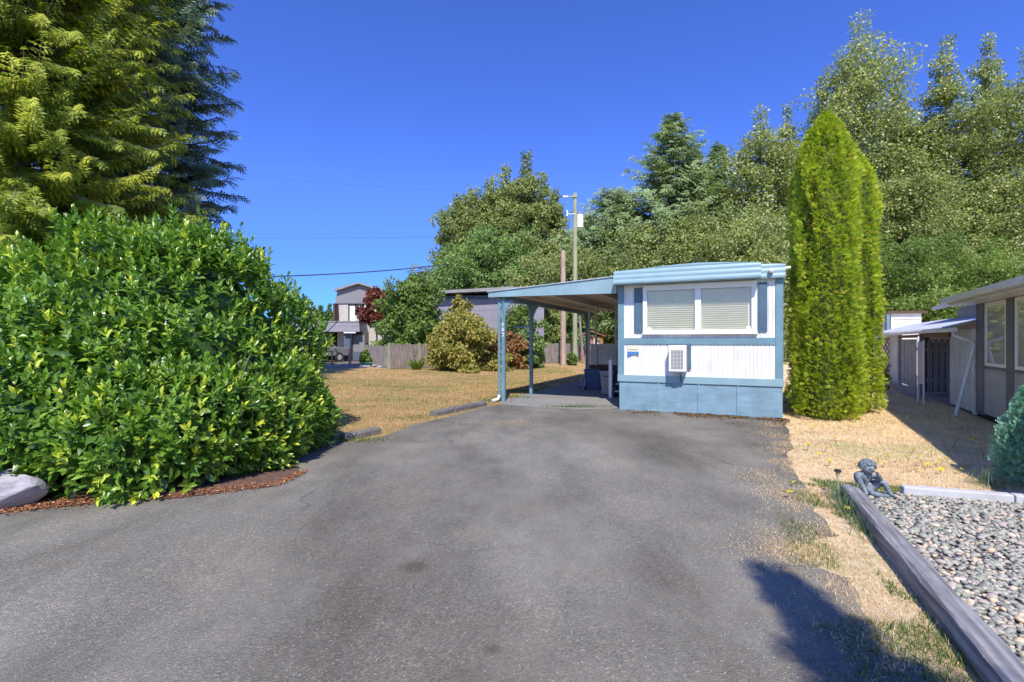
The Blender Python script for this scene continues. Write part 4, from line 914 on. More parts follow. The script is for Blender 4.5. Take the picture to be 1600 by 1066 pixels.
# columnar cedars
def column(x, y, H, R, label, seed, n=15000):
    e = empty('columnar_cedar', (x, y, 0), 0, label, 'cedar', 'columnar cedars beside the mobile home')
    u = rng.random(n) ** .92; th = rng.uniform(0, 2 * math.pi, n)
    prof = np.where(u < .06, .86 + .14 * (u / .06), 1.0) * (1 + .2 * np.exp(-(u / .28) ** 2)) * (1 - np.clip((u - .2) / .8, 0, 1) ** 9) ** .9
    lump = (vn(th * 1.9 + seed, u * H * .8, 1.6) - .5) * .34 + (vn(th * 4 + seed * 3, u * H * 2.2, 1.7) - .5) * .42
    rr = R * np.clip(prof * (1 + lump), .05, 2)
    dep = 1 - .18 * rng.random(n) ** 2.2
    P = np.stack([np.cos(th) * rr * dep, np.sin(th) * rr * dep, .06 + u * (H - .25)], 1)
    outw = np.stack([np.cos(th), np.sin(th), np.zeros(n)], 1)
    A = nrm(outw * 1.0 + np.array([0, 0, .55]) + rng.normal(0, .45, (n, 3))); tang = np.stack([-np.sin(th), np.cos(th), np.zeros(n)], 1)
    N2 = nrm(tang * rng.choice([-1, 1], n)[:, None] * rng.uniform(0, .7, n)[:, None] + outw * .5 + np.array([0, 0, .7]) + rng.normal(0, .4, (n, 3)))
    s_ = rng.uniform(.07, .125, n)
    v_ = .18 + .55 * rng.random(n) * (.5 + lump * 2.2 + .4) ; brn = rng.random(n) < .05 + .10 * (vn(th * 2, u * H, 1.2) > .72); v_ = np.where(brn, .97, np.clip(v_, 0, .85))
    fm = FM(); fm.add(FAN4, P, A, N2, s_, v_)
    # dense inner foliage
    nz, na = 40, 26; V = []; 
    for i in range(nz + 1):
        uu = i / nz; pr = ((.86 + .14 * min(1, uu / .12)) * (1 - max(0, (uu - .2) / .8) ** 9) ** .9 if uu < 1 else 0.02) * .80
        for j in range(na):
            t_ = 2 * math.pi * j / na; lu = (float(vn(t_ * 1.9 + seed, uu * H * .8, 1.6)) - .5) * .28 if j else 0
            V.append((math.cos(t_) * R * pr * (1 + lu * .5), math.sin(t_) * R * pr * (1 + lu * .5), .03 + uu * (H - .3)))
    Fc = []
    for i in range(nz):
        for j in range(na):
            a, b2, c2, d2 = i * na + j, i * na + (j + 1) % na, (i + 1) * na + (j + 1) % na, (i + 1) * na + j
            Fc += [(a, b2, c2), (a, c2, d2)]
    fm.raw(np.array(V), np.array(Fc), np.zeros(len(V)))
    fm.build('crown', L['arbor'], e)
    MB().tube([(0, 0, 0), (0, 0, H * .6)], [.09, .03], 8).build('trunk', M['bark'], e)
column(6.53, 10.05, 6.50, .50, 'widest and frontmost of the clipped yellow-green columnar cedars', 1, 19000)
column(7.80, 10.95, 5.98, .38, 'shorter columnar cedar at the right end of the clump', 2, 12000)
column(6.66, 10.75, 6.45, .36, 'slim columnar cedar squeezed between the mobile home and the widest one', 3, 10000)
column(7.02, 10.55, 6.42, .38, 'columnar cedar in the middle of the clump with its tip just right of the tallest', 4, 12000)

# ------------------------------------------------------------------ small conifer and near plants at right
def small_conifer():
    e = empty('small_conifer', (5.66, 5.34, 0), 0, 'small blue-green conical conifer beside the pale edging blocks', 'conifer')
    n = 11000; u = rng.random(n) ** .8; th = rng.uniform(0, 6.283, n); H, R = 1.12, .25
    pr = (1 - np.clip((u - .12) / .88, 0, 1) ** 1.25) ** .85 * np.clip(.75 + u, 0, 1)
    lump = (vn(th * 2.2, u * 4, 2.5) - .5) * .5; rr = R * pr * (1 + lump + .5 * (vn(th * 4, u * 6, 2.5) - .5)) * (1 - .35 * rng.random(n) ** 2)
    P = np.stack([np.cos(th) * rr, np.sin(th) * rr, .03 + u * (H - .08)], 1); outw = np.stack([np.cos(th), np.sin(th), 0 * th], 1)
    fm = FM(); fm.add(FAN4, P, nrm(outw * .7 + np.array([0, 0, .9]) + rng.normal(0, .3, (n, 3))), nrm(outw * .5 + rdir(n)), rng.uniform(.03, .062, n), np.clip(rng.random(n) * .6 + lump * .6 + .15, 0, 1))
    fm.build('foliage', L['bluecon'], e); MB().tube([(0, 0, 0), (0, 0, .8)], [.025, .01], 6).build('trunk', M['bark'], e)
small_conifer()

# ------------------------------------------------------------------ left background: bushes, fence, houses
def bush(name, px, ytop, ybase, hw, mt, label, seed, n=6000, Y=None, ls=.0062, cat='bush', shape='oval', group=None, nm=None, **k):
    Y = Y or G(px, ybase)[1]
    return deciduous(name, gx(px, Y), Y, gz(ytop, Y), hw / F * Y, Y * ls, L[mt], label, group, seed=seed, n_leaf=n, n_limb=k.pop('n_limb', 34), crown0=k.pop('crown0', .04), shape=shape, up=k.pop('up', .5), cat=cat, **k)
bush('maple_tree', 648, 428, 572, 66, 'bright', 'full light green maple overhanging the wooden fence', 81, 17000, Y=31.5, n_limb=54, cat='tree')
bush('plum_tree', 588, 450, 570, 26, 'red', 'red-leaved plum tree beside the two-storey house', 82, 6000, Y=36.5, cat='tree', crown0=.5)
bush('yellowing_bush', 726, 494, 580, 62, 'gold_bush', 'wide yellowing bush in front of the fence left of the carport post', 83, 15000, Y=26.3, n_limb=46)
bush('yellowing_bush', 716, 462, 580, 34, 'gold_bush', 'taller thin-topped yellow-green bush rising behind the wide one', 84, 5000, Y=27.8)
bush('rusty_bush', 790, 520, 578, 36, 'rust_bush', 'rusty orange bush behind the front carport post', 85, 6000, Y=27.5)
bush('green_shrub', 822, 518, 577, 34, 'maple', 'dark green rounded shrub between the two carport posts', 86, 7500, Y=28.5)
bush('round_shrub', 581, 545, 568, 17.5, 'bright', 'small rounded bright shrub among the rockery stones', 87, 3500, Y=31.0)
bush('fence_sapling', 893, 553, 570, 7, 'bright', 'small leafy sapling between the two utility poles', 88, 900, Y=31.8, n_limb=14)
# spiky plant
e = empty('spiky_plant', G(651, 578) + (0,), 0, 'spiky yellow-green clump growing in front of the fence', 'plant')
n = 160; fm = FM(); th = rng.uniform(0, 6.28, n); A = np.stack([np.cos(th) * rng.uniform(.1, 1, n), np.sin(th) * rng.uniform(.1, 1, n), np.ones(n)], 1)
fm.add(BLADE, np.stack([np.cos(th) * .15, np.sin(th) * .15, 0 * th], 1), A, np.cross(A, np.array([[.3, .2, 0]])), np.stack([np.full(n, .06), rng.uniform(.4, .75, n), np.full(n, .3)], 1), rng.random(n)); fm.build('leaves', L['bright'], e)
# wooden fence
def fence(a, c_, h, label, nposts=5, seed=1):
    a, c_ = Vector(a + (0,)), Vector(c_ + (0,)); L_ = (c_ - a).length; rnd = random.Random(seed)
    e = empty('wooden_fence', a, math.atan2(c_.y - a.y, c_.x - a.x), label, 'fence', 'weathered board fences behind the left lawn')
    m_ = MB(); x = 0
    while x < L_:
        w_ = rnd.uniform(.13, .15); dz = rnd.uniform(-.03, .03); m_.box(x, rnd.uniform(-.008, .008), .03, x + w_ - .008, .022, h + dz); x += w_
    m_.build('boards', M['fencewood'], e)
    MB().box(0, .024, .3, L_, .07, .39).box(0, .024, h - .35, L_, .07, h - .26).build('rails', M['fencewood'], e)
    for i in range(nposts + 1):
        xx = L_ * i / nposts; MB().box(xx - .06, -.05, 0, xx + .06, .085, h + .06).build('post', M['pole'], e)
    return e
fence(G(608, 577.3), (5.0, 36.4), 1.42, 'long weathered board fence running behind the bushes to the utility poles', 8, 1)
fence((gx(572, 31), 31), (gx(607, 28.6), 28.6), 1.3, 'short set-back board fence behind the round shrub', 1, 2)
# little red shed
sh = empty('garden_shed', (6.35, 38.5, 0), 0, 'little red-brown wooden shed beyond the fence, seen under the carport', 'shed')
MB().box(-.9, 0, 0, .9, 1.8, 1.95).build('walls', M['redwood'], sh)
MB().prism([(-1.1, 1.93), (-.1, 2.35), (1.1, 1.95), (1.1, 2.0), (-.1, 2.43), (-1.1, 1.99)], -.25, 2.0).build('roof', M['redwood'], sh)
MB().box(-.55, -.02, .9, -.1, .0, 1.75).box(.15, -.02, .9, .6, .0, 1.75).build('window', M['panelgrey'], sh)
# rockery
for i in range(16):
    px = 566 + i * 3.1 + rng.uniform(-1, 1); yb = 573.2 + rng.uniform(-2.2, 2.0); p = G(px, yb); r_ = rng.uniform(.12, .24)
    rock('rockery_stone', (p[0], p[1], r_ * .35), (r_ * 1.2, r_, r_ * .8), 100 + i, M['rock'], 'pale stone in the rockery around the green basin', 'stone', 'rockery stones by the short fence', sub=2)
p = G(581, 572.3); e = empty('plastic_basin', (p[0], p[1], 0), 0, 'shallow teal plastic basin among the rockery stones', 'basin')
MB().tube([(0, 0, .04), (0, 0, .20), (0, 0, .26), (0, 0, .24)], [.40, .52, .55, .46], 22).build('shell', M['teal'], e, smooth=True)
bp = G(546.5, 569.5)
MB_ = MB().box(-.07, -.07, 0, .07, .07, 1.13).build('bollard_post', M['canred'], None, bevel=.01); MB_.location = (bp[0], bp[1], 0); tag(MB_, 'reddish square post in front of the garage wall', 'post')

# two-storey house
Y0, Y1 = 38.0, 40.0
ho = empty('two_storey_house', (gx(562, Y0), Y0, 0), 0, 'two-storey house with grey shingled mansard gable and flat-roofed garage', 'house')
ox = gx(562, Y0)
X_ = lambda px, Y=Y1: gx(px, Y) - ox
zm0, zm1 = gz(474, Y1), gz(455, Y1)
MB().box(X_(527), Y1 - Y0, 0, X_(600), 10, zm0).build('walls', M['cream'], ho)
MB().prism([(X_(524), zm0 - .02), (X_(603), zm0 - .02), (X_(598), zm1), (X_(562), gz(444, Y1)), (X_(528), zm1)], Y1 - Y0 - .1, 10).build('gable', M['siding'], ho)
MB().prism([(X_(525.5), zm1 - .05), (X_(562), gz(444, Y1) - .02), (X_(600), zm1 - .05), (X_(600), zm1 + .15), (X_(562), gz(441.5, Y1)), (X_(525.5), zm1 + .15)], Y1 - Y0 - .45, 10.4).build('roof', M['roofmetal'], ho)
dz0 = gz(502.5, Y1); dz1 = gz(475.5, Y1); d_ = Y1 - Y0
MB().box(X_(526.5), d_ - .9, dz0 - .4, X_(529), d_, dz1).build('wing_wall', M['brown'], ho)
df = MB().box(X_(544.5), d_ - .06, dz0, X_(546.5), d_, dz1).box(X_(566.5), d_ - .06, dz0, X_(569), d_, dz1).box(X_(555), d_ - .06, dz0, X_(557.5), d_, dz1).box(X_(544.5), d_ - .06, dz1 - .12, X_(569), d_, dz1 + .02).build('patio_door', M['dark'], ho)
MB().box(X_(546.6), d_ - .04, dz0, X_(554.9), d_ - .015, dz1 - .14).build('curtain', M['white'], df)
MB().box(X_(557.6), d_ - .04, dz0, X_(566.4), d_ - .015, dz1 - .14).build('pane', M['glassd'], df)
MB().box(X_(558), d_ - .7, gz(503, Y0), X_(570), d_ - .65, gz(494, Y1)).build('balcony_panel', M['white'], ho)
MB().box(X_(560.5), d_ - .12, gz(482, Y1), X_(562.5), d_ - .0, gz(478, Y1)).build('wall_light', M['white'], ho)
XG = lambda px: gx(px, Y0) - ox
g0, g1 = gz(518.5, Y0), gz(503.2, Y0)
MB().add([(XG(430), -.25, g0), (XG(563.5), -.25, g0), (XG(561), 0, g1), (XG(430), 0, g1), (XG(430), 8, g0), (XG(563.5), 8, g0), (XG(561), 8, g1), (XG(430), 8, g1)],
         [(0, 1, 2, 3), (1, 5, 6, 2), (3, 2, 6, 7), (4, 0, 3, 7), (5, 4, 7, 6), (0, 4, 5, 1)]).build('garage_parapet', M['siding'], ho)
MB().box(XG(429), -.06, g1, XG(561.5), 8, g1 + .07).build('parapet_cap', M['roofmetal'], ho)
MB().box(XG(430), 6, 0, XG(540), 6.15, g0).box(XG(430), .2, 0, XG(431), 6, g0).build('garage_back_wall', M['oldwood'], ho)
MB().box(XG(537), .05, 0, XG(547), .3, g0).build('garage_pier', M['bluewood'], ho)
MB().box(XG(547), .5, 0, XG(572), .7, g0).build('garage_side_wall', M['oldwood'], ho)
MB().box(XG(549), .44, .05, XG(567), .5, g0 - .25).build('entry_door', M['siding'], ho)
MB().box(XG(549), .40, .05, XG(567), .44, .75).build('door_kick_panel', M['bluewood'], ho)
MB().box(XG(539), -.3, g0 - .12, XG(557.5), -.1, g0 - .02).build('white_strip', M['white'], ho)  # plain white strip under the parapet front
text(ho, 'house_numeral', '218', .40, (XG(498.5), -.22, g0 + .30), (math.radians(90 - 18), 0, 0), M['dark'], .01)
# long mauve-grey building
gb_ = empty('grey_building', (gx(735, 37), 37, 0), 0, 'long low mauve-grey building with light roof edge behind the yellowing bush', 'building')
XX = lambda px: gx(px, 37) - gx(735, 37)
MB().box(XX(665), 0, 0, XX(850), 8, gz(462, 37)).build('walls', M['greywall'], gb_)
MB().prism([(XX(660), gz(461.5, 37)), (XX(800), gz(455, 37)), (XX(860), gz(460, 37)), (XX(860), gz(457, 37)), (XX(800), gz(449.5, 37)), (XX(660), gz(457.5, 37))], -.8, 8.5).build('roof', M['roofmetal'], gb_)
MB().box(XX(690), -.03, gz(468, 37), XX(765), 0, gz(462, 37)).build('eave_strip', M['bluewood'], gb_)  # dark strip along the wall top under the eave

# silver pickup and utility trailer
car = empty('silver_pickup', (-14.8, 36.3, 0), math.radians(57), 'silver pickup parked nose-in at the open garage', 'pickup')
side = [(-2.3, .45), (2.35, .45), (2.45, .8), (2.38, 1.05), (1.25, 1.18), (.55, 1.82), (-.75, 1.85), (-1.0, 1.22), (-2.35, 1.15)]
bd = MB().prism([(a, c_) for a, c_ in side], -.88, .88).build('body', M['silver'], car, bevel=.06)
for sy in (-.895, .885): MB().prism([(1.02, 1.22), (.48, 1.72), (-.1, 1.74), (-.1, 1.2)], sy, sy + .012).prism([(-.18, 1.2), (-.18, 1.74), (-.68, 1.74), (-.88, 1.24)], sy, sy + .012).build('side_window', M['glassd'], car)
MB().prism([(1.30, 1.19), (.60, 1.80), (.66, 1.82), (1.36, 1.21)], -.72, .72).build('windscreen', M['glassd'], car)
MB().prism([(.98, 1.05), (1.02, 1.15), (1.12, 1.15), (1.1, 1.05)], -1.1, -.9).build('wing_mirror', M['silver'], car, bevel=.02)
MB().box(-.02, -.905, 1.02, .14, -.885, 1.06).build('door_handle', M['metal'], car)
for xw in (1.5, -1.45):
    for sy, ext in ((-.93, .22), (.71, .22)):
        wl = MB().cyl((xw, sy, .36), .36, ext, 22, 'y').build('wheel', M['rubber'], car)
        MB().cyl((xw, sy - .01 if sy < 0 else sy + ext - .01, .36), .21, .02, 18, 'y').build('rim', M['metal'], wl)
for sy in (-.7, .5): MB().box(2.38, sy, .78, 2.47, sy + .2, .95).build('headlight', M['frame'], car)
ut = empty('utility_trailer', (-14.3, 33.0, 0), math.radians(8), 'dark utility trailer with ladder rack and load parked before the pickup', 'trailer')
MB().box(-1.5, -.8, .85, 1.45, .8, 1.0).box(-1.5, -.8, 1.0, 1.45, -.74, 1.5).box(-1.5, .74, 1.0, 1.45, .8, 1.5).box(1.38, -.74, 1.0, 1.45, .74, 1.5).build('bed', M['rubber'], ut)
for x_ in (-1.4, 0.9, 1.35):
    for sy in (-.77, .77): MB().box(x_ - .03, sy - .03, 1.5, x_ + .03, sy + .03, 2.02).build('rack_post', M['metal'], ut)
MB().box(-1.5, -.82, 2.02, 1.55, .82, 2.09).build('rack_top', M['batten'], ut)
q = MB()
for i in range(9): q.bar((-1.3 + rng.uniform(0, .4), -.6 + i * .14, 1.3 + rng.uniform(0, .35)), (1.2, -.6 + i * .14, 1.3 + rng.uniform(0, .35)), .09, .04)
q.build('lumber_load', M['batten'], ut)
for x_ in (.2, 1.0): MB().cyl((x_, -.82, 1.15), .09, .03, 14, 'y').build('marker_lamp', M['gutter'], ut)
MB().cyl((-.2, -.86, .36), .36, .2, 20, 'y').build('wheel', M['rubber'], ut); MB().cyl((-.2, .66, .36), .36, .2, 20, 'y').build('wheel', M['rubber'], ut)
MB().box(.75, -.8, .35, 1.15, -.77, .86).build('mudflap', M['brown'], ut)
MB().box(1.45, -.06, .85, 2.0, .06, .93).box(1.9, -.05, 0, 1.98, .05, .85).build('hitch', M['rubber'], ut)
MB().box(.95, -.9, 2.12, 1.25, -.78, 2.5).bar((1.1, -.84, 2.5), (1.1, -1.0, 2.6), .34, .12).build('work_lamp', M['gutter'], ut)

# utility poles
def pole(px, ytop, ybase, r_, name, mt, label, Y=None, lean=0):
    Y = Y or G(px, ybase)[1]; e = empty(name, (gx(px, Y), Y, 0), 0, label, 'pole'); H = gz(ytop, Y)
    MB().tube([(0, 0, 0), (lean * .5, 0, H * .5), (lean, 0, H)], [r_ * 1.08, r_, r_ * .88], 14).build('shaft', M[mt], e, smooth=False); return e, Y, H
pe, pY, pH = pole(898.5, 302, 569.5, .15, 'utility_pole', 'pole', 'tall pale utility pole carrying a white transformer')
pole(880, 392, 571.5, .17, 'cut_pole', 'polered', 'shorter reddish-brown cut-off pole beside the tall utility pole')
pole(911, 493, 567.5, .09, 'leaning_post', 'fencewood', 'thin pale leaning post right of the tall utility pole', lean=-.25)
z_ = pH
tz0 = gz(356, pY)
tr_ = MB().cyl((.34, -.05, tz0), .22, gz(336, pY) - tz0, 18).build('transformer', M['frame'], pe)
MB().cyl((.28, -.05, gz(336, pY)), .035, .25, 8).cyl((.42, -.05, gz(336, pY)), .035, .25, 8).build('bushing', M['polered'], tr_)
MB().bar((0, -.05, tz0 + .3), (.34, -.05, tz0 + .3), .08, .12).build('bracket', M['metal'], pe)
ar = MB().box(-.75, -.2, z_ - .32, .1, -.1, z_ - .24).build('crossarm', M['pole'], pe)
MB().cyl((-.85, -.15, z_ - .28), .06, .34, 10, 'x').build('insulator', M['frame'], ar)
MB().tube([(-.55, -.12, z_ - 1.6), (-.55, -.12, z_ - 1.2)], [.06, .05], 8).bar((-.55, -.12, z_ - 1.45), (0, -.12, z_ - 1.45), .04, .04).build('cutout_fuse', M['frame'], pe)
def wire(p, q, sag, r_, label, name='overhead_wire'):
    p, q = Vector(p), Vector(q); pts = [p.lerp(q, i / 24) - Vector((0, 0, sag * 4 * (i / 24) * (1 - i / 24))) for i in range(25)]
    o = MB().tube(pts, r_, 5).build(name, M['wire'], None); return tag(o, label, 'wire', 'overhead wires')
pX = gx(898.5, pY)
wire((pX - .85, pY - .15, z_ - .28), (-42, 30, 14.5), .5, .006, 'thin upper wire running left from the top of the tall pole')
wire((pX - .1, pY - .15, gz(366, pY)), (-40, 33, 9.0), .35, .008, 'thin middle wire running left from below the transformer')
wire((gx(700, 44), 44, gz(413, 44)), (gx(330, 30), 30, gz(434, 30)), .25, .045, 'thick black cable sagging above the two-storey house')
e = empty('far_pole', (gx(461, 46), 46, 0), 0, 'thin dark pole rising at the right edge of the laurel', 'pole')
MB().tube([(0, 0, 0), (0, 0, gz(437, 46))], [.09, .07], 8).build('shaft', M['brown'], e); MB().tube([(-.02, 0, 4), (.18, 0, 4.1)], .07, 6).build('fitting', M['wire'], e)

# ------------------------------------------------------------------ neighbouring house at right
HR = math.atan2(-.864, -.504)
nh = empty('neighbour_house', (9.77, 10.15, 0), HR, 'grey panelled neighbouring house with blue-grey roof and tall white windows', 'house')
MB().box(.02, .03, .14, 9.0, 6, 2.42).build('walls', M['rhouse'], nh)
MB().box(.02, -.010, .14, 8.95, .028, 1.05).build('lower_panel', M['rhouse'], nh)
MB().box(.05, .06, 0, 8.9, 5.9, .14).build('foundation', M['dark'], nh)
bays = [(0, .12), (1.06, 1.20), (2.45, 2.6), (3.9, 4.05), (5.3, 5.45), (6.8, 6.95), (8.3, 8.45)]
bays[1] = (1.05, 1.22)
def sol(px, off=0):   # local x along the wall seen at photo column px
    k = (px - 800) / F; return (9.77 - 10.15 * k) / (.504 - .864 * k)
bays[0] = (-.02, sol(1539)); bays[1] = (sol(1574), sol(1586))
step = bays[1][0] - bays[0][0]
bays = bays[:2] + [(bays[1][0] + step * k * 1.05, bays[1][1] + step * k * 1.05) for k in range(1, 8)]
for a, c_ in bays: MB().box(a, -.02, .14 if a > 0 else .1, c_, .03, 2.42).build('post', M['rpost'], nh, bevel=.004)
MB().box(-.03, -.035, 1.05, 9.0, .03, 1.10).build('sill_rail', M['rpost'], nh, bevel=.004)
for i in range(len(bays) - 1):
    a, c_ = bays[i][1] + .02, bays[i + 1][0] - .005
    if c_ > 9: break
    wf_ = MB().box(a, -.012, 1.10, a + .10, .03, 2.36).box(c_ - .08, -.012, 1.10, c_, .03, 2.36).box(a + .10, -.012, 1.10, c_ - .08, .03, 1.17).box(a + .10, -.012, 2.28, c_ - .08, .03, 2.36).build('window', M['frame'], nh, bevel=.005)
    MB().box(a + .10, -.004, 1.17, c_ - .08, -.001, 2.28).build('pane', M['glass'], wf_)
    MB().box(a + .10, .005, 1.17, c_ - .08, .029, 2.28).build('curtain', M['panelgrey'], wf_)
MB().prism([(-.42, 2.40), (3.0, 3.05), (6.4, 2.40), (6.4, 2.50), (3.0, 3.19), (-.42, 2.55)], -.35, 9.3, 'yz').build('roof', M['roofblue'], nh)
MB().box(-.36, -.53, 2.42, 9.3, -.42, 2.53).build('gutter', M['gutter'], nh, bevel=.01)
MB().box(-.3, -.40, 2.37, 9.2, -.0, 2.40).build('soffit', M['gutter'], nh)
# rear block behind the lean-to
MB().box(-6.0, 1.0, 0, 0, 5.5, 2.62).build('rear_wall', M['rhouse'], nh)
MB().prism([(.5, 2.60), (3.2, 3.1), (5.9, 2.6), (5.9, 2.68), (3.2, 3.2), (.5, 2.70)], -6.2, -.37, 'yz').build('rear_roof', M['roofblue'], nh)
MB().box(-6.2, .44, 2.58, -.37, .53, 2.68).build('rear_gutter', M['gutter'], nh)
# lean-to shed: corrugated roof, board walls, gates
le = empty('lean_to_shed', (9.77, 10.15, 0), HR, 'lean-to shed with corrugated tin roof and pale board walls beside the neighbouring house', 'shed')
LX = -12.3
def corr(z_off):
    R0, R1 = [], []; x = LX; i = 0
    while x < -.02:
        zc_ = .018 * math.cos(i * math.pi / 2); R0.append((x, -.42, 1.90 + zc_ + z_off)); R1.append((x, .98, 2.30 + zc_ + z_off)); x += .045; i += 1
    return [R0, R1]
MB().grid(corr(0)).build('tin_roof', M['corr'], le, smooth=True)
MB().box(LX, -.44, 1.80, .22, -.36, 1.875).build('gutter', M['gutter'], le, bevel=.006)
def boards(x0, x1, y, z0, z1, name, mt, bw=.11, gap=.012, parent=le, rail=True):
    m_ = MB(); x = x0
    while x < x1 - .02:
        xe = min(x + bw, x1); m_.box(x, y, z0, xe - gap, y + .02, z1); m_.box(x + .0, y - .010, z0, x + .02, y, z1); x += bw
    return m_.build(name, M[mt], parent)
MB().box(-1.9, .0, .1, -.02, .04, 1.85).build('near_wall', M['gate'], le)
boards(-1.94, -.03, -.022, .08, 1.86, 'near_board_wall', 'batten', .16, .05)
MB().box(-.14, -.05, .05, -.0, .0, 1.85).build('corner_board', M['panelgrey'], le)
MB().box(-11.6, .0, .1, -8.75, .04, 1.85).build('far_wall', M['gate'], le)
boards(-11.6, -8.75, -.022, .05, 1.86, 'far_board_wall', 'batten', .36)
MB().box(-8.75, -.05, 0, -8.55, .05, 1.85).build('post', M['gate'], le, bevel=.004)
MB().box(-4.85, -.12, 0, -4.7, .0, 1.85).build('post', M['gate'], le, bevel=.004)
MB().box(-8.6, -.06, 1.70, -1.9, -.02, 1.80).build('header', M['brown'], le)
gt = boards(-8.5, -6.0, .02, .10, 1.66, 'board_gate', 'gate', .62, .02)
MB().box(-8.5, .045, .4, -6.0, .07, .5).box(-8.5, .045, 1.3, -6.0, .07, 1.4).build('rail', M['gate'], gt)
MB().tube([(-8.3, -.02, .95), (-8.3, -.05, 1.0), (-8.3, -.02, 1.05)], .01, 6).build('latch', M['metal'], gt)
g2 = MB()
for i in range(7):
    y0 = .04 + i * .135; g2.box(-4.62, y0, .14, -4.60, y0 + .105, 1.65)
g2 = g2.build('slat_gate', M['gate'], le)
MB().box(-4.66, .02, .4, -4.625, .98, .5).box(-4.66, .02, 1.3, -4.625, .98, 1.4).build('rail', M['gate'], g2)
MB().box(-5.55, .09, .05, -5.5, .98, 1.85).build('dark_backing', M['oldwood'], le)  # added dark sheet standing in for the shade behind the slat gate
MB().box(-4.5, .92, .1, -1.6, .96, 1.8).build('inner_wall', M['gate'], le)
wi = MB().box(-5.49, .25, 1.55, -5.48, .7, 1.75).build('shed_window', M['gutter'], le)
dsp = MB().tube([(.12, -.40, 1.80), (.13, -.40, 1.72), (.2, -.28, 1.64), (.22, -.13, 1.58), (.22, -.10, 1.50), (.34, -.42, .05)], .032, 10).build('downspout', M['gutter'], le)
# folded panel stand
ps = empty('panel_stand', (gx(1439, 12.4), 12.4, 0), HR + .35, 'narrow beige slatted panel standing on two white legs before the gates', 'panel')
for sx_ in (-.11, .11): MB().box(sx_ - .012, -.015, 0, sx_ + .012, .015, 1.62 + (.1 if sx_ < 0 else 0)).build('leg', M['frame'], ps)
m_ = MB().box(-.1, -.006, .5, .1, .006, 1.58)
for i in range(18): m_.box(-.1, -.012, .52 + i * .06, .1, -.006, .55 + i * .06)
m_.build('slatted_panel', M['cream'], ps)
# white annex beyond
an = empty('white_annex', (gx(1416, 22), 22, 0), -.15, 'small white annex with brown roof edge beyond the lean-to shed', 'annex')
MB().box(-.62, 0, 0, .62, 2.5, 2.86).build('walls', M['white'], an)
MB().box(-.85, -.15, 2.86, .8, 2.6, 2.96).build('roof', M['brown'], an)
MB().box(-.86, -.1, 0, -.74, .02, 2.86).build('post', M['blue'], an)
MB().box(-.5, -.03, 2.6, .6, 0, 2.66).build('trim', M['gutter'], an)
la_ = MB()
for i in range(-4, 12):
    for s_ in (1, -1):
        za, zb = 0.4, 1.7; x0 = i * .12
        p = (x0, .01 * s_, za); q = (x0 + s_ * .6, .01 * s_, zb)
        def clip(p, q, lo=0, hi=.55):
            (x0_, _, z0_), (x1_, _, z1_) = p, q; t0_, t1_ = 0, 1
            for lim, sg in ((lo, 1), (hi, -1)):
                a_, b2 = sg * (x0_ - lim), sg * (x1_ - lim)
                if a_ < 0 and b2 < 0: return None
                if a_ < 0: t0_ = max(t0_, a_ / (a_ - b2))
                if b2 < 0: t1_ = min(t1_, a_ / (a_ - b2))
            if t1_ - t0_ < .05: return None
            return tuple(p[j] + (q[j] - p[j]) * t0_ for j in range(3)), tuple(p[j] + (q[j] - p[j]) * t1_ for j in range(3))
        r2 = clip(p, q)
        if r2: la_.bar(r2[0], r2[1], .03, .008, (0, 1, 0))
la_.box(-.02, -.02, .36, .58, .02, .4).box(-.02, -.02, 1.68, .58, .02, 1.72)
lo = la_.build('lattice_panel', M['redwood'], None); lo.location = (gx(1368, 19.5), 19.5, 0); lo.rotation_euler = (0, 0, -.2); tag(lo, 'reddish wooden lattice panel at the left end of the shed', 'lattice')
bush('shed_plant', 1378, 568, 616, 11, 'gold_bush', 'straggly yellowing plant at the foot of the shed wall', 91, 500, Y=15.2, n_limb=12, cat='plant')

# ------------------------------------------------------------------ grass, litter, flowers
drive_np = drive
def pts_in(x0, x1, y0, y1, n):
    X = rng.uniform(x0, x1, n); Y = rng.uniform(y0, y1, n); ok = (np.abs(X) < Y * 1.10 + .4); return X[ok], Y[ok]
def blades(name, X, Y, hmin, hmax, wd, mt, label, lay=.5, vary=None, cat='grass', z=.0):
    n = len(X); th = rng.uniform(0, 6.28, n); k = rng.uniform(0, 1, n) * lay
    A = np.stack([np.cos(th) * k, np.sin(th) * k, np.ones(n) * (1 - .5 * k)], 1); N2 = np.stack([np.cos(th), np.sin(th), .2 + 0 * th], 1)
    h = rng.uniform(hmin, hmax, n); fm = FM(); v_ = rng.random(n) if vary is None else vary
    w_ = wd if np.ndim(wd) else np.full(n, wd)
    fm.add(BLADE, np.stack([X, Y, np.full(n, z)], 1), A, N2, np.stack([w_ * rng.uniform(.7, 1.3, n), h, h * .8], 1), v_)
    return tag(fm.build(name, L[mt], None), label, cat, kind='stuff')
bedx = bed
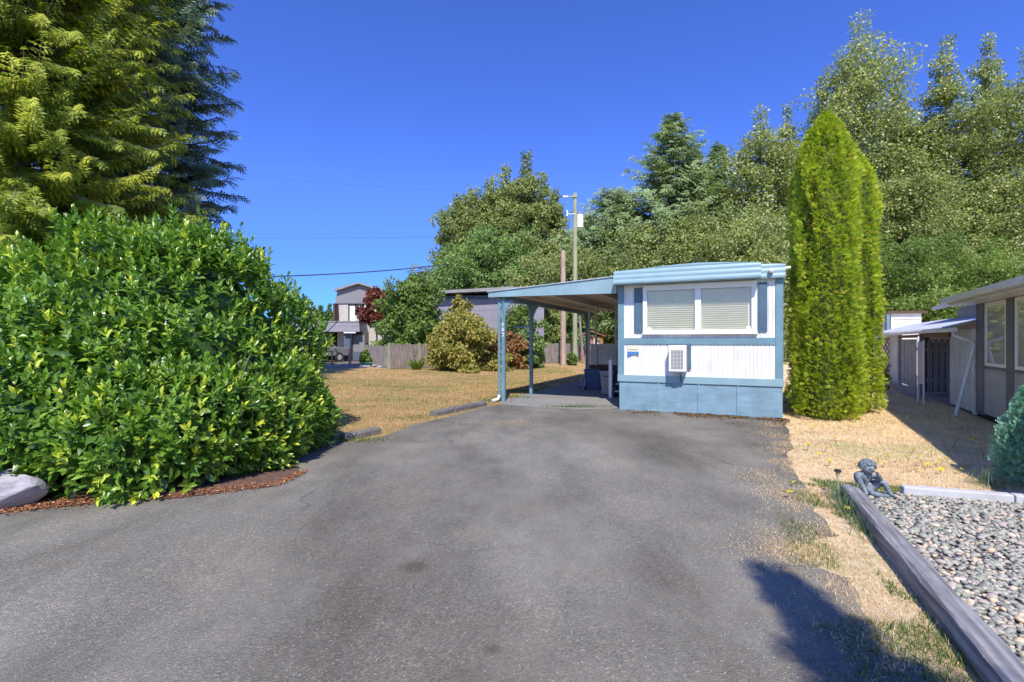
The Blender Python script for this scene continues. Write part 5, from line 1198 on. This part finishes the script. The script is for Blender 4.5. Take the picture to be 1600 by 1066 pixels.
# right lawn (dry)
X, Y = pts_in(1.3, 15, 1.0, 18, 620000)
ok = ~inpoly(X, Y, drive) & ~inpoly(X, Y, bedx) & (X > 1.3)
tl = Vector(timber.location); ok &= ~((np.abs((X - tl.x) * tp.x + (Y - tl.y) * tp.y) < .09) & (Y < tl.y))
LXl = (X - 9.77) * -.504 + (Y - 10.15) * -.864; LYl = (X - 9.77) * .864 + (Y - 10.15) * -.504
ok &= LYl < -.05
ok &= ~inpoly(X, Y, [TW(-3.3, -.5), TW(-3.3, 9.4), TW(.2, 9.4), TW(.2, -.2)])
TXl = (X - 2.51) * .907 + (Y - 11.3) * -.42; TYl = (X - 2.51) * .42 + (Y - 11.3) * .907
ok &= ~((TXl > -.1) & (TXl < WID + .05) & (TYl > -.05))
dens = fbm(X, Y, 1.3); ok &= rng.random(len(X)) < np.clip(.25 + dens * 1.1, 0, 1) * np.clip(9.0 / Y, .35, 1)
X, Y = X[ok], Y[ok]
gv = np.where(fbm(X + 9, Y, .9) + rng.normal(0, .08, len(X)) > .66, .97, rng.random(len(X)) * .85)
blades('dry_grass', X, Y, .015, .05, np.clip(Y * .0009, .004, .010), 'straw', 'short straw-coloured dry lawn grass right of the drive', 1.5, gv)
# sparse straw creeping on to the asphalt edge
X, Y = pts_in(1.0, 5.9, 1.2, 9.8, 330000)
ed = np.array(rough_poly(right_edge, 0, .15)[:-8]); dmin = np.full(len(X), 9.0)
for (ex, ey) in ed: dmin = np.minimum(dmin, np.hypot(X - ex, Y - ey))
ok = inpoly(X, Y, drive) & (dmin < .55) & (rng.random(len(X)) < np.clip(1.0 - dmin / .55, 0, 1) ** 1.5 * np.clip((fbm(X, Y, 3.0) - .40) * 4.5, 0, 1))
X, Y = X[ok], Y[ok]; blades('straw_litter', X, Y, .015, .04, .0034, 'straw', 'dead straw scattered over the ragged asphalt edge', 2.6, rng.random(len(X)) * .8, z=.008)
# isolated straw patches on the drive
cx = []
for (px, py, rx, ry, n) in ((1185, 745, .30, .22, 900), (1230, 770, .35, .16, 1500), (1245, 860, .32, .14, 2200), (808, 661, .35, .2, 500), (745, 662, .8, .18, 700)):
    c0 = G(px, py); cx.append(np.stack([rng.normal(c0[0], rx * .6, n), rng.normal(c0[1], ry, n)], 1))
cx = np.concatenate(cx); blades('straw_patch', cx[:, 0], cx[:, 1], .015, .035, .0034, 'straw', 'thin patches of dead straw lying on the asphalt', 2.6, rng.random(len(cx)) * .8, z=.008)
# green tufts by the timber
X, Y = pts_in(1.5, 4.4, 1.4, 6.2, 260000)
d_t = (X - tl.x) * tp.x + (Y - tl.y) * tp.y
along = (X - tl.x) * tdir.x + (Y - tl.y) * tdir.y
ok = (d_t < -.07) & (d_t > -.75) & (along > -.4) & (rng.random(len(X)) < np.clip((fbm(X, Y, 1.7) - .52 + .07 * (d_t > -.22)) * 5, 0, .45) * np.clip(1.15 + d_t * 1.2, 0, 1))
ok |= (inpoly(X, Y, [tuple(k0[:2] + kdir[:2] * 0 if False else (k0.x - .1, k0.y + .25)), (k0.x + kdir.x * 4, k0.y + kdir.y * 4 + .2), (k0.x + kdir.x * 4, k0.y + kdir.y * 4 + .5), (k0.x - .1, k0.y + .7)]) & (rng.random(len(X)) < .5))
X, Y = X[ok], Y[ok]; blades('green_grass', X, Y, .02, .06, .0045, 'greengrass', 'fresh green grass growing along the timber', .9)
# long grey-green blades leaning on the timber and by the small conifer
X = []; Y = []
for (a_, n) in ((.1, 90), (.35, 70), (.6, 60), (.9, 40), (1.2, 25)):
    c0 = tl + tdir * a_ - tp * .11; X += list(rng.normal(c0.x, .04, n)); Y += list(rng.normal(c0.y, .06, n))
for px, py in ((1545, 762), (1560, 768), (1530, 760), (1590, 745)):
    c0 = G(px, py - 4); X += list(rng.normal(c0[0], .07, 40)); Y += list(rng.normal(c0[1], .04, 40))
blades('long_grass', np.array(X), np.array(Y), .12, .28, .006, 'onion', 'long grey-green blades against the timber and edging', .9)
# left lawn
X, Y = pts_in(-16, 3.2, 7.6, 30, 420000)
ok = ~inpoly(X, Y, drive) & ~inpoly(X, Y, slab) & (X > -Y * .62) & (X < Y * .22 + .2) & (Y < 27.5 + (X + 7.3) * .7)
ok &= ~((TXl[:1] > 99)[0])
den = fbm(X, Y, .8); ok &= rng.random(len(X)) < np.clip(.3 + den, 0, 1) * np.clip(11 / Y, .3, 1)
X, Y = X[ok], Y[ok]
gv = np.where(fbm(X + 30, Y, .33) + rng.normal(0, .12, len(X)) > .56, 1.0, rng.random(len(X)) * .82)
blades('lawn_grass', X, Y, .02, .055, np.clip(Y * .0009, .006, .016), 'drygrass', 'patchy dry and green lawn grass left of the carport', 1.4, gv)
# tufts at carport posts and slab crack
X, Y = [], []
for (px, py, sx_, sy_, n) in ((812, 612, .35, .25, 700), (800, 622, .3, .12, 300), (905, 637, .45, .05, 500), (640, 655, .25, .2, 200), (560, 690, .25, .1, 250), (700, 628, 1.2, .5, 500), (765, 627, .2, .15, 300)):
    c0 = G(px, py); X += list(rng.normal(c0[0], sx_, n)); Y += list(rng.normal(c0[1], sy_, n))
blades('green_grass', np.array(X), np.array(Y), .03, .13, .008, 'greengrass', 'taller green grass at the carport post and slab joint', .8, z=.012)
# brown litter at the trailer front and edge
n = 9000; u_ = rng.random(n); s_ = rng.uniform(.2, WID + .1, n) ; bb = -np.abs(rng.normal(0, .28, n)) - .03
X = 2.51 + .907 * s_ + .42 * bb; Y = 11.3 - .42 * s_ + .907 * bb
ok = (rng.random(n) < np.clip((fbm(X, Y, 2.3) - .36) * 4, 0, 1) * np.clip(s_ / 2.4, .05, 1))
X, Y = X[ok], Y[ok]
n2 = 3500; X2 = rng.uniform(4.0, 6.0, n2); Y2 = rng.uniform(6.2, 9.8, n2); ok = inpoly(X2, Y2, drive) & (rng.random(n2) < np.clip((fbm(X2, Y2, 1.6) - .45) * 3.5, 0, 1) * np.clip((X2 - 3.9) / 1.2, 0, 1))
X = np.concatenate([X, X2[ok]]); Y = np.concatenate([Y, Y2[ok]]); n = len(X)
fm = FM(); s_ = rng.uniform(.014, .04, n); fm.add(LEAF, np.stack([X, Y, np.full(n, .012) + rng.random(n) * .01], 1), np.stack([rng.normal(size=n), rng.normal(size=n), rng.normal(0, .15, n)], 1), np.stack([rng.normal(0, .3, n), rng.normal(0, .3, n), np.ones(n)], 1), s_, rng.random(n) * .8)
tag(fm.build('leaf_litter', L['litter'], None), 'brown dead leaves and moss along the trailer skirt', 'litter', kind='stuff')
# chips under the laurel
n = 5200; t_ = rng.random(n); ml = [G(-40, 808), G(0, 803), G(60, 797), G(150, 791), G(300, 778), G(430, 762), G(470, 742)]
ml = np.array(ml); seg = np.minimum((t_ * (len(ml) - 1)).astype(int), len(ml) - 2); f_ = t_ * (len(ml) - 1) - seg
Pm = ml[seg] * (1 - f_)[:, None] + ml[seg + 1] * f_[:, None]
off = rng.normal(.16, .11, n) * (1.15 - t_ * .6)
X = Pm[:, 0] + rng.normal(0, .03, n); Y = Pm[:, 1] + off
fm = FM(); s_ = rng.uniform(.010, .05, n) * (1.15 - t_ * .6); fm.add(LEAF, np.stack([X, Y, np.full(n, .016) + rng.random(n) * .012], 1), np.stack([rng.normal(0, 1, n), rng.normal(0, .6, n), rng.normal(0, .12, n)], 1), np.stack([rng.normal(0, .35, n), rng.normal(0, .35, n), np.ones(n)], 1), np.stack([s_ * .45, s_, s_], 1), rng.random(n) ** 3.2)
tag(fm.build('wood_chips', L['chip'], None), 'orange-brown wood chips spilling from under the laurel', 'mulch', kind='stuff')
# loose grit on the asphalt
n = 14000; Y = 1.9 + rng.random(n) ** 1.6 * 6; X = rng.uniform(-1.1, 1, n) * Y; ok = inpoly(X, Y, drive); X, Y = X[ok], Y[ok]; n = len(X)
s_ = rng.uniform(.0018, .0045, n); V0 = (np.array([[1, 0, 0], [-.5, .86, 0], [-.5, -.86, 0], [0, 0, .9]], float), np.array([[0, 1, 3], [1, 2, 3], [2, 0, 3]]))
th = rng.uniform(0, 6.28, n); fm = FM(); fm.add(V0, np.stack([X, Y, np.full(n, .0065)], 1), np.stack([np.cos(th), np.sin(th), 0 * th], 1), np.tile([0, 0, 1.0], (n, 1)), s_, rng.random(n) ** 1.5)
tag(fm.build('loose_grit', L['grit'], None), 'fine loose grit on the worn asphalt', 'grit', kind='stuff')
# dandelions
m_ = MB().tube([(0, 0, 0), (.004, 0, .05)], .0025, 5, mi=0)
for k in range(2):
    nn_ = 11 - 3 * k; r_ = .022 - .007 * k
    for i in range(nn_):
        a = 2 * math.pi * i / nn_ + k; m_.add([(.004, 0, .048 + .004 * k), (.004 + r_ * math.cos(a - .25), r_ * math.sin(a - .25), .055 + .006 * k), (.004 + r_ * math.cos(a + .25), r_ * math.sin(a + .25), .055 + .006 * k)], [(0, 1, 2)], 1)
dn = m_.build('dandelion', [M['stem'], M['yellow']], None)
spots = [(1378, 731), (1400, 724), (1408, 728), (1420, 722), (1443, 731), (1450, 733), (1462, 727), (1470, 741), (1474, 722), (1478, 724), (1495, 741), (1500, 742), (1515, 735), (1536, 716), (1538, 720), (1390, 720), (1372, 727), (1435, 718),
         (1446, 640), (1470, 650), (1452, 655), (1515, 688), (1520, 694), (1535, 705), (1270, 672), (1262, 705), (1290, 708), (1304, 690), (1280, 718), (1322, 802), (1352, 812), (1245, 762), (1238, 781), (1295, 730), (1585, 722), (1425, 709), (1350, 700), (1330, 668), (1490, 700), (1560, 735), (1412, 740), (1455, 715), (1340, 735), (1310, 700)]
for i, (px, py) in enumerate(spots):
    o = dn if i == 0 else dn.copy()
    if i: COL.objects.link(o)
    p = G(px, py); o.location = (p[0], p[1], .012); s_ = rng.uniform(.8, 1.5) * (1.25 if p[1] > 7 else 1); o.scale = (s_, s_, s_); o.rotation_euler = (rng.uniform(-.3, .3) + .25, rng.uniform(-.3, .3), rng.uniform(0, 6))
    tag(o, 'small yellow dandelion flower dotting the dry straw and gravel-side grass', 'dandelion', 'dandelions in the dry lawn')
# fallen leaf on asphalt
